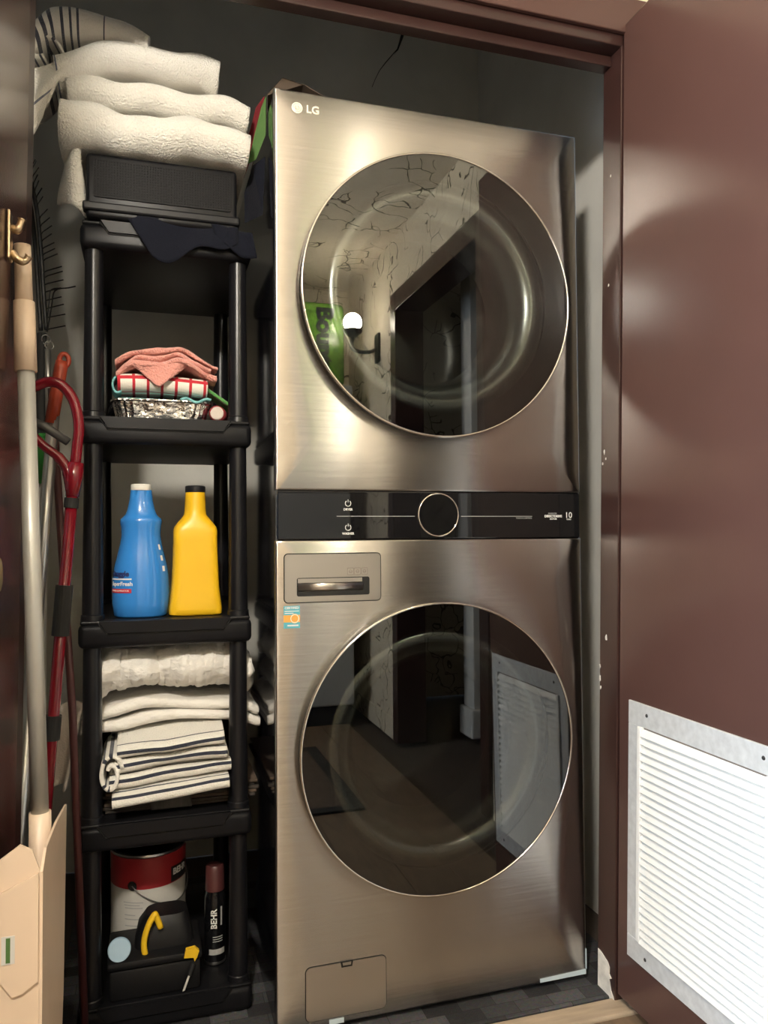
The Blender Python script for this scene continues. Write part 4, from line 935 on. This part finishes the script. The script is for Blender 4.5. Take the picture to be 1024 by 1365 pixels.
# =================================================================== left-hand tools
# long handled dustpan leaning by the left door
dp = thing('lobby_dustpan', (-0.37, -0.30, 0.0), 'cream lobby dustpan with a long grey pole standing by the left door', 'dustpan')
top, mid_, bot = Vector((-0.4205, -0.27, 1.425)), Vector((-0.4145, -0.272, 1.236)), Vector((-0.3880, -0.300, 0.585))
obj('pole', T([mid_ + Vector((0, 0, 0.01)), bot], 0.0122, n=20), 'grey_pole', dp, smooth=True)
obj('grip', T([mid_, mid_.lerp(top, 0.55)], [0.0160, 0.0150], n=20), 'cream', dp, smooth=True)
obj('grip_tip', T([mid_.lerp(top, 0.55), top], [0.0125, 0.0118], n=20), 'cream', dp, smooth=True)
obj('pole_socket', T([bot + Vector((0.002, 0, -0.20)), bot + Vector((0.0, 0, 0.01))], [0.0160, 0.0150], n=20), 'cream', dp, smooth=True)
# pan: back plate, side plate, hood
def pan_tf(c): return c
obj('pan_side', prism_x([(-0.457, 0.004), (-0.457, 0.572), (-0.42, 0.588), (-0.30, 0.578), (-0.155, 0.556), (-0.190, 0.280), (-0.30, 0.004)], -0.3690, -0.3655), 'cream', dp)
obj('pan_front', prism_y([(-0.432, 0.004), (-0.3692, 0.004), (-0.3692, 0.574), (-0.378, 0.600), (-0.392, 0.608), (-0.432, 0.580)], -0.457, -0.4535), 'cream', dp)
obj('pan_lip', prism_y([(-0.432, 0.545), (-0.405, 0.556), (-0.3700, 0.572), (-0.3700, 0.440), (-0.388, 0.427), (-0.400, 0.425), (-0.412, 0.443), (-0.432, 0.450)], -0.4605, -0.4575), 'cream', dp)
obj('pan_back', prism_y([(-0.432, 0.004), (-0.3692, 0.004), (-0.3692, 0.50), (-0.432, 0.50)], -0.24, -0.237), 'cream', dp)
obj('price_sticker', prism_y([(-0.4115, 0.466), (-0.3965, 0.466), (-0.3965, 0.500), (-0.4115, 0.500)], -0.4612, -0.4606), 'can_white', dp)
obj('sticker_mark', prism_y([(-0.4065, 0.468), (-0.4015, 0.468), (-0.4015, 0.498), (-0.4065, 0.498)], -0.4617, -0.4611), 'green_cloth', dp)
# bronze coat hook on the left door
ch = thing('coat_hook', (-0.434, -0.30, 1.40), 'bronze double coat hook screwed to the dark left door', 'hook')
hx = -0.4405 + 0.0155 * 0.42
obj('hook_plate', B(hx + 0.0008, hx + 0.006, -0.330, -0.305, 1.385, 1.455, bev=0.002), 'bronze', ch)
obj('upper_prong', T(smooth_path([(hx + 0.005, -0.31, 1.435), (hx + 0.012, -0.312, 1.432), (hx + 0.016, -0.312, 1.438), (hx + 0.019, -0.312, 1.448)], 5), [0.006] * 10 + [0.005] * 5 + [0.0065], n=10), 'bronze', ch, smooth=True)
obj('lower_prong', T(smooth_path([(hx + 0.005, -0.31, 1.400), (hx + 0.013, -0.312, 1.390), (hx + 0.022, -0.31, 1.388), (hx + 0.028, -0.31, 1.396)], 5), [0.006] * 10 + [0.005] * 5 + [0.0065], n=10), 'bronze', ch, smooth=True)
# aluminium pole with orange grip
ap = thing('telescopic_mop', (-0.47, 0.08, 0.0), 'aluminium telescopic pole with an orange red hanging grip behind the red handle', 'mop')
A0, A1, A2 = Vector((-0.3968, 0.10, 1.362)), Vector((-0.4153, 0.10, 1.240)), Vector((-0.4990, 0.09, 0.02))
bm = T([A1 + (A1 - A0) * 0.25, A0.lerp(A1, 0.75), A0.lerp(A1, 0.35), A0.lerp(A1, 0.24)], [0.0125, 0.0125, 0.0125, 0.0115], n=18)
gp = obj('grip', bm, 'orange_pl', ap, smooth=True)
bm = T([Vector((-0.3975, 0.10, 1.335)) + Vector((0.0085 * math.cos(a) * 1.0, 0, 0.0125 * math.sin(a))) for a in [2 * PI * k / 20 for k in range(20)]], 0.0048, n=8, closed=True)
obj('hanging_eye', bm, 'orange_pl', ap, smooth=True)
obj('upper_pole', T([A1 + (A0 - A1) * 0.02, A1.lerp(A2, 0.40)], 0.0112, n=18), 'alu', ap, smooth=True)
obj('lower_pole', T([A1.lerp(A2, 0.40), A2 + Vector((0, 0, 0.05))], 0.0135, n=18), 'alu', ap, smooth=True)
obj('mop_head', B(-0.645, -0.475, 0.045, 0.125, 0.0068, 0.065, bev=0.012), 'matt_black', ap)
# red D-handled tool
rd = thing('red_handled_pan', (-0.41, 0.03, 0.0), 'red long handled scoop with a curved grip ring and black collars', 'scoop')
hub = Vector((-0.370, 0.03, 1.128))
ring = smooth_path([(-0.4420, 0.035, 1.268), (-0.420, 0.032, 1.278), (-0.3950, 0.03, 1.273), (-0.3740, 0.03, 1.245), (-0.3645, 0.03, 1.200), (-0.3680, 0.03, 1.150), hub], 6)
obj('grip_ring', T(ring, 0.0098, n=16), 'red_pl', rd, smooth=True)
lower = smooth_path([(-0.446, 0.035, 1.180), (-0.425, 0.032, 1.158), (-0.400, 0.03, 1.138), (-0.382, 0.03, 1.110), (-0.376, 0.03, 1.075)], 6)
obj('grip_strut', T(lower, [0.0085] * 12 + [0.010] * 6 + [0.012] * 7, n=16), 'red_pl', rd, smooth=True)
obj('grip_back', T(smooth_path([(-0.4460, 0.035, 1.180), (-0.462, 0.036, 1.200), (-0.462, 0.036, 1.245), (-0.4420, 0.035, 1.268)], 6), 0.009, n=14), 'red_pl', rd, smooth=True)
obj('neck', T([hub, Vector((-0.3725, 0.03, 1.10)), Vector((-0.3755, 0.03, 1.065))], [0.0150, 0.0155, 0.0120], n=18), 'red_pl', rd, smooth=True)
obj('grey_lever', T([(-0.446, 0.045, 1.205), (-0.425, 0.045, 1.196), (-0.384, 0.040, 1.168)], [0.0085, 0.0085, 0.008], n=14), 'grey_pl', rd, smooth=True)
S0, S1 = Vector((-0.3755, 0.03, 1.070)), Vector((-0.4350, 0.03, 0.26))
obj('shaft', T([S0, S1], 0.0108, n=18), 'red_pl', rd, smooth=True)
for a, b, r in ((0.01, 0.033, 0.0128), (0.21, 0.325, 0.0155), (0.505, 0.560, 0.0145)):
    obj('collar', T([S0.lerp(S1, a), S0.lerp(S1, b)], r, n=20), 'matt_black', rd)
obj('scoop', quadp([(-0.442, 0.02, 0.30), (-0.420, 0.02, 0.30), (-0.392, 0.02, 0.25), (-0.398, 0.02, 0.0068), (-0.52, 0.02, 0.0068), (-0.50, 0.02, 0.20)], -0.010), 'red_pl', rd)
tag(obj('red_broom_stick', T([(-0.4240, 0.138, 1.285), (-0.3800, 0.110, 0.65), (-0.352, 0.090, 0.0068)], 0.0075, n=14), 'maroon', smooth=True), 'dark red broom stick standing behind the red scoop handle', 'broom')
# green topped stick
gs = thing('green_topped_stick', (-0.438, 0.13, 0.0), 'white stick with a green plastic grip beside the red scoop', 'broom')
obj('green_grip', T([(-0.4490, 0.225, 1.205), (-0.4490, 0.225, 1.19), (-0.4490, 0.225, 1.10)], [0.009, 0.0135, 0.0125], n=16), 'green_pl', gs, smooth=True)
obj('green_ring', T([(-0.4390 + 0.010 * math.cos(a), 0.216, 1.190 + 0.010 * math.sin(a)) for a in [2 * PI * k / 18 for k in range(18)]], 0.0035, n=8, closed=True), 'green_pl', gs, smooth=True)
obj('stick', T([(-0.4490, 0.225, 1.105), (-0.449, 0.235, 0.0068)], 0.0085, n=14), 'white_paint', gs, smooth=True)
# wire hook rack hanging in the corner
wk = thing('wire_hook_rack', (-0.47, 0.30, 1.36), 'black wire tie rack with many thin prongs hanging in the left corner', 'hook rack')
spine = smooth_path([(-0.495, 0.34, 1.80), (-0.478, 0.33, 1.72), (-0.466, 0.31, 1.62), (-0.460, 0.30, 1.54), (-0.452, 0.29, 1.44)], 6)
obj('spine', T(spine, 0.0045, n=8), 'wire', wk, smooth=True)
obj('spine', T([Vector(p) + Vector((-0.012, 0.01, 0.0)) for p in spine], 0.0045, n=8), 'wire', wk, smooth=True)
for k in range(22):
    t = k / 21; p = spine[int(t * (len(spine) - 1))]
    Lp = 0.016 + 0.024 * ss(0.2, 0.75, t) + random.uniform(-0.004, 0.004)
    up = 0.022 * (1 - t) + random.uniform(-0.003, 0.003)
    obj('prong', T([p, p + Vector((Lp * 0.25, -0.008, up * 0.6)), p + Vector((Lp, -0.03, up + 0.002))], 0.0013, n=6), 'wire', wk)
obj('long_prong', T(smooth_path([(-0.450, 0.29, 1.435), (-0.441, 0.285, 1.49), (-0.434, 0.28, 1.524), (-0.405, 0.27, 1.530), (-0.391, 0.265, 1.533)], 4), 0.0016, n=6), 'wire', wk)
obj('long_prong', T(smooth_path([(-0.452, 0.29, 1.435), (-0.446, 0.285, 1.50), (-0.441, 0.28, 1.526), (-0.415, 0.27, 1.528)], 4), 0.0014, n=6), 'wire', wk)
kr = thing('key_ring_rod', (-0.4495, 0.27, 1.20), 'steel rod hanging on a key ring under the wire rack', 'rod')
obj('split_ring', T([(-0.4505 + 0.009 * math.cos(a), 0.275 + 0.002 * math.sin(2 * a), 1.415 + 0.010 * math.sin(a)) for a in [2 * PI * k / 22 for k in range(22)]], 0.0013, n=6, closed=True), 'tin', kr, smooth=True)
obj('split_ring', T([(-0.4445 + 0.008 * math.cos(a), 0.280 + 0.004 * math.cos(a), 1.404 + 0.009 * math.sin(a)) for a in [2 * PI * k / 22 for k in range(22)]], 0.0013, n=6, closed=True), 'tin', kr, smooth=True)
obj('steel_tube', T([(-0.447, 0.275, 1.394), (-0.4455, 0.275, 1.25)], 0.0062, n=14), 'alu', kr, smooth=True)
obj('black_tube', T([(-0.460, 0.285, 1.43), (-0.458, 0.285, 0.0068)], 0.010, n=14), 'matt_black', kr, smooth=True)

# =================================================================== hall things seen in the reflections
sn = thing('wall_sconce', (0.80, -2.32, 1.95), 'black iron wall sconce with a lit round globe by the doorway', 'wall lamp')
sy, sz, sxg = -2.33, 2.075, 0.765
obj('wall_plate', B(XR - 0.014, XR - 0.0005, sy - 0.035, sy + 0.035, sz - 0.20, sz - 0.05, bev=0.004), 'lamp_iron', sn)
obj('arm', T(smooth_path([(XR - 0.012, sy, sz - 0.13), (0.84, sy, sz - 0.15), (sxg, sy, sz - 0.135), (sxg, sy, sz - 0.06)], 5), 0.010, n=10), 'lamp_iron', sn, smooth=True)
obj('cup', loft([(sxg, sy, sz - 0.075, 0.02, 0.02), (sxg, sy, sz - 0.050, 0.050, 0.050), (sxg, sy, sz - 0.040, 0.052, 0.052)], n=24), 'lamp_iron', sn, smooth=True)
bm = bmesh.new(); bmesh.ops.create_uvsphere(bm, u_segments=28, v_segments=16, radius=0.048, matrix=Matrix.Translation((sxg, sy, sz)))
obj('globe', bm, 'globe', sn, smooth=True)
LX, LY, LZ = -0.52, -1.62, 2.07
cl = thing('pendant_lamp', (LX, LY, ZC), 'lit white globe pendant lamp hanging from the hall ceiling', 'pendant lamp')
obj('canopy', loft([(LX, LY, ZC - 0.025, 0.03, 0.03), (LX, LY, ZC - 0.012, 0.055, 0.055), (LX, LY, ZC - 0.0005, 0.06, 0.06)], n=32), 'lamp_iron', cl)
obj('stem', T([(LX, LY, ZC - 0.02), (LX, LY, LZ + 0.085)], 0.006, n=12), 'lamp_iron', cl)
obj('fitter', loft([(LX, LY, LZ + 0.070, 0.045, 0.045), (LX, LY, LZ + 0.095, 0.030, 0.030)], n=28), 'lamp_iron', cl)
bm = bmesh.new(); bmesh.ops.create_uvsphere(bm, u_segments=28, v_segments=16, radius=0.08, matrix=Matrix.Translation((LX, LY, LZ)))
obj('globe', bm, 'dome', cl, smooth=True)
fg = thing('refrigerator', (0.5, -2.68, 0.0), 'pale grey refrigerator at the end of the hall', 'refrigerator')
obj('body', B(0.16, 0.80, -2.93, -2.50, 0.03, 1.78, bev=0.006), 'appliance', fg)
obj('freezer_door', B(0.162, 0.798, -2.499, -2.45, 1.22, 1.775, bev=0.01), 'appliance', fg); obj('fridge_door', B(0.162, 0.798, -2.499, -2.45, 0.10, 1.21, bev=0.01), 'appliance', fg)
obj('base_grille', B(0.17, 0.79, -2.50, -2.47, 0.0, 0.095), 'matt_black', fg)
pp = thing('paper_towel_pack', (0.66, -2.6, 1.7805), 'green wrapped paper towel pack on top of the refrigerator', 'paper towels')
pkx0, pkx1, pz0, pz1 = 0.50, 0.775, 1.781, 2.23
bm = B(pkx0, pkx1, -2.80, -2.52, pz0, pz1, bev=0.035, seg=4); auto_smooth(obj('wrapper', bm, 'pack_green', pp), 60)
obj('lettering_patch', prism_y(rrect(0.56, 0.715, 1.83, 2.18, 0.03), -2.5205, -2.5185), 'pack_white', pp) if False else None
obj('lettering', warp(text_bm('Bounty', 0.125, extrude=0.001, bold=0.006), lambda c: (0.660 - c.y, -2.518 - c.z, 2.02 - c.x) if False else (0.660 + c.y * 1.0, -2.5185 + c.z, 2.02 + c.x * -1.0)), 'black_print', pp)
hm = thing('hall_mat', (0.15, -1.62, 0.0), 'brown floor mat with a dark rubber border in the hall', 'mat')
obj('mat_pile', B(-0.22, 0.46, -2.02, -1.28, 0.0006, 0.008), 'card', hm)
bm = bmesh.new(); box(bm, -0.27, 0.51, -2.07, -2.02, 0.0006, 0.009); box(bm, -0.27, 0.51, -1.28, -1.23, 0.0006, 0.009); box(bm, -0.27, -0.22, -2.02, -1.28, 0.0006, 0.009); box(bm, 0.46, 0.51, -2.02, -1.28, 0.0006, 0.009)
obj('mat_border', bm, 'matt_black', hm)
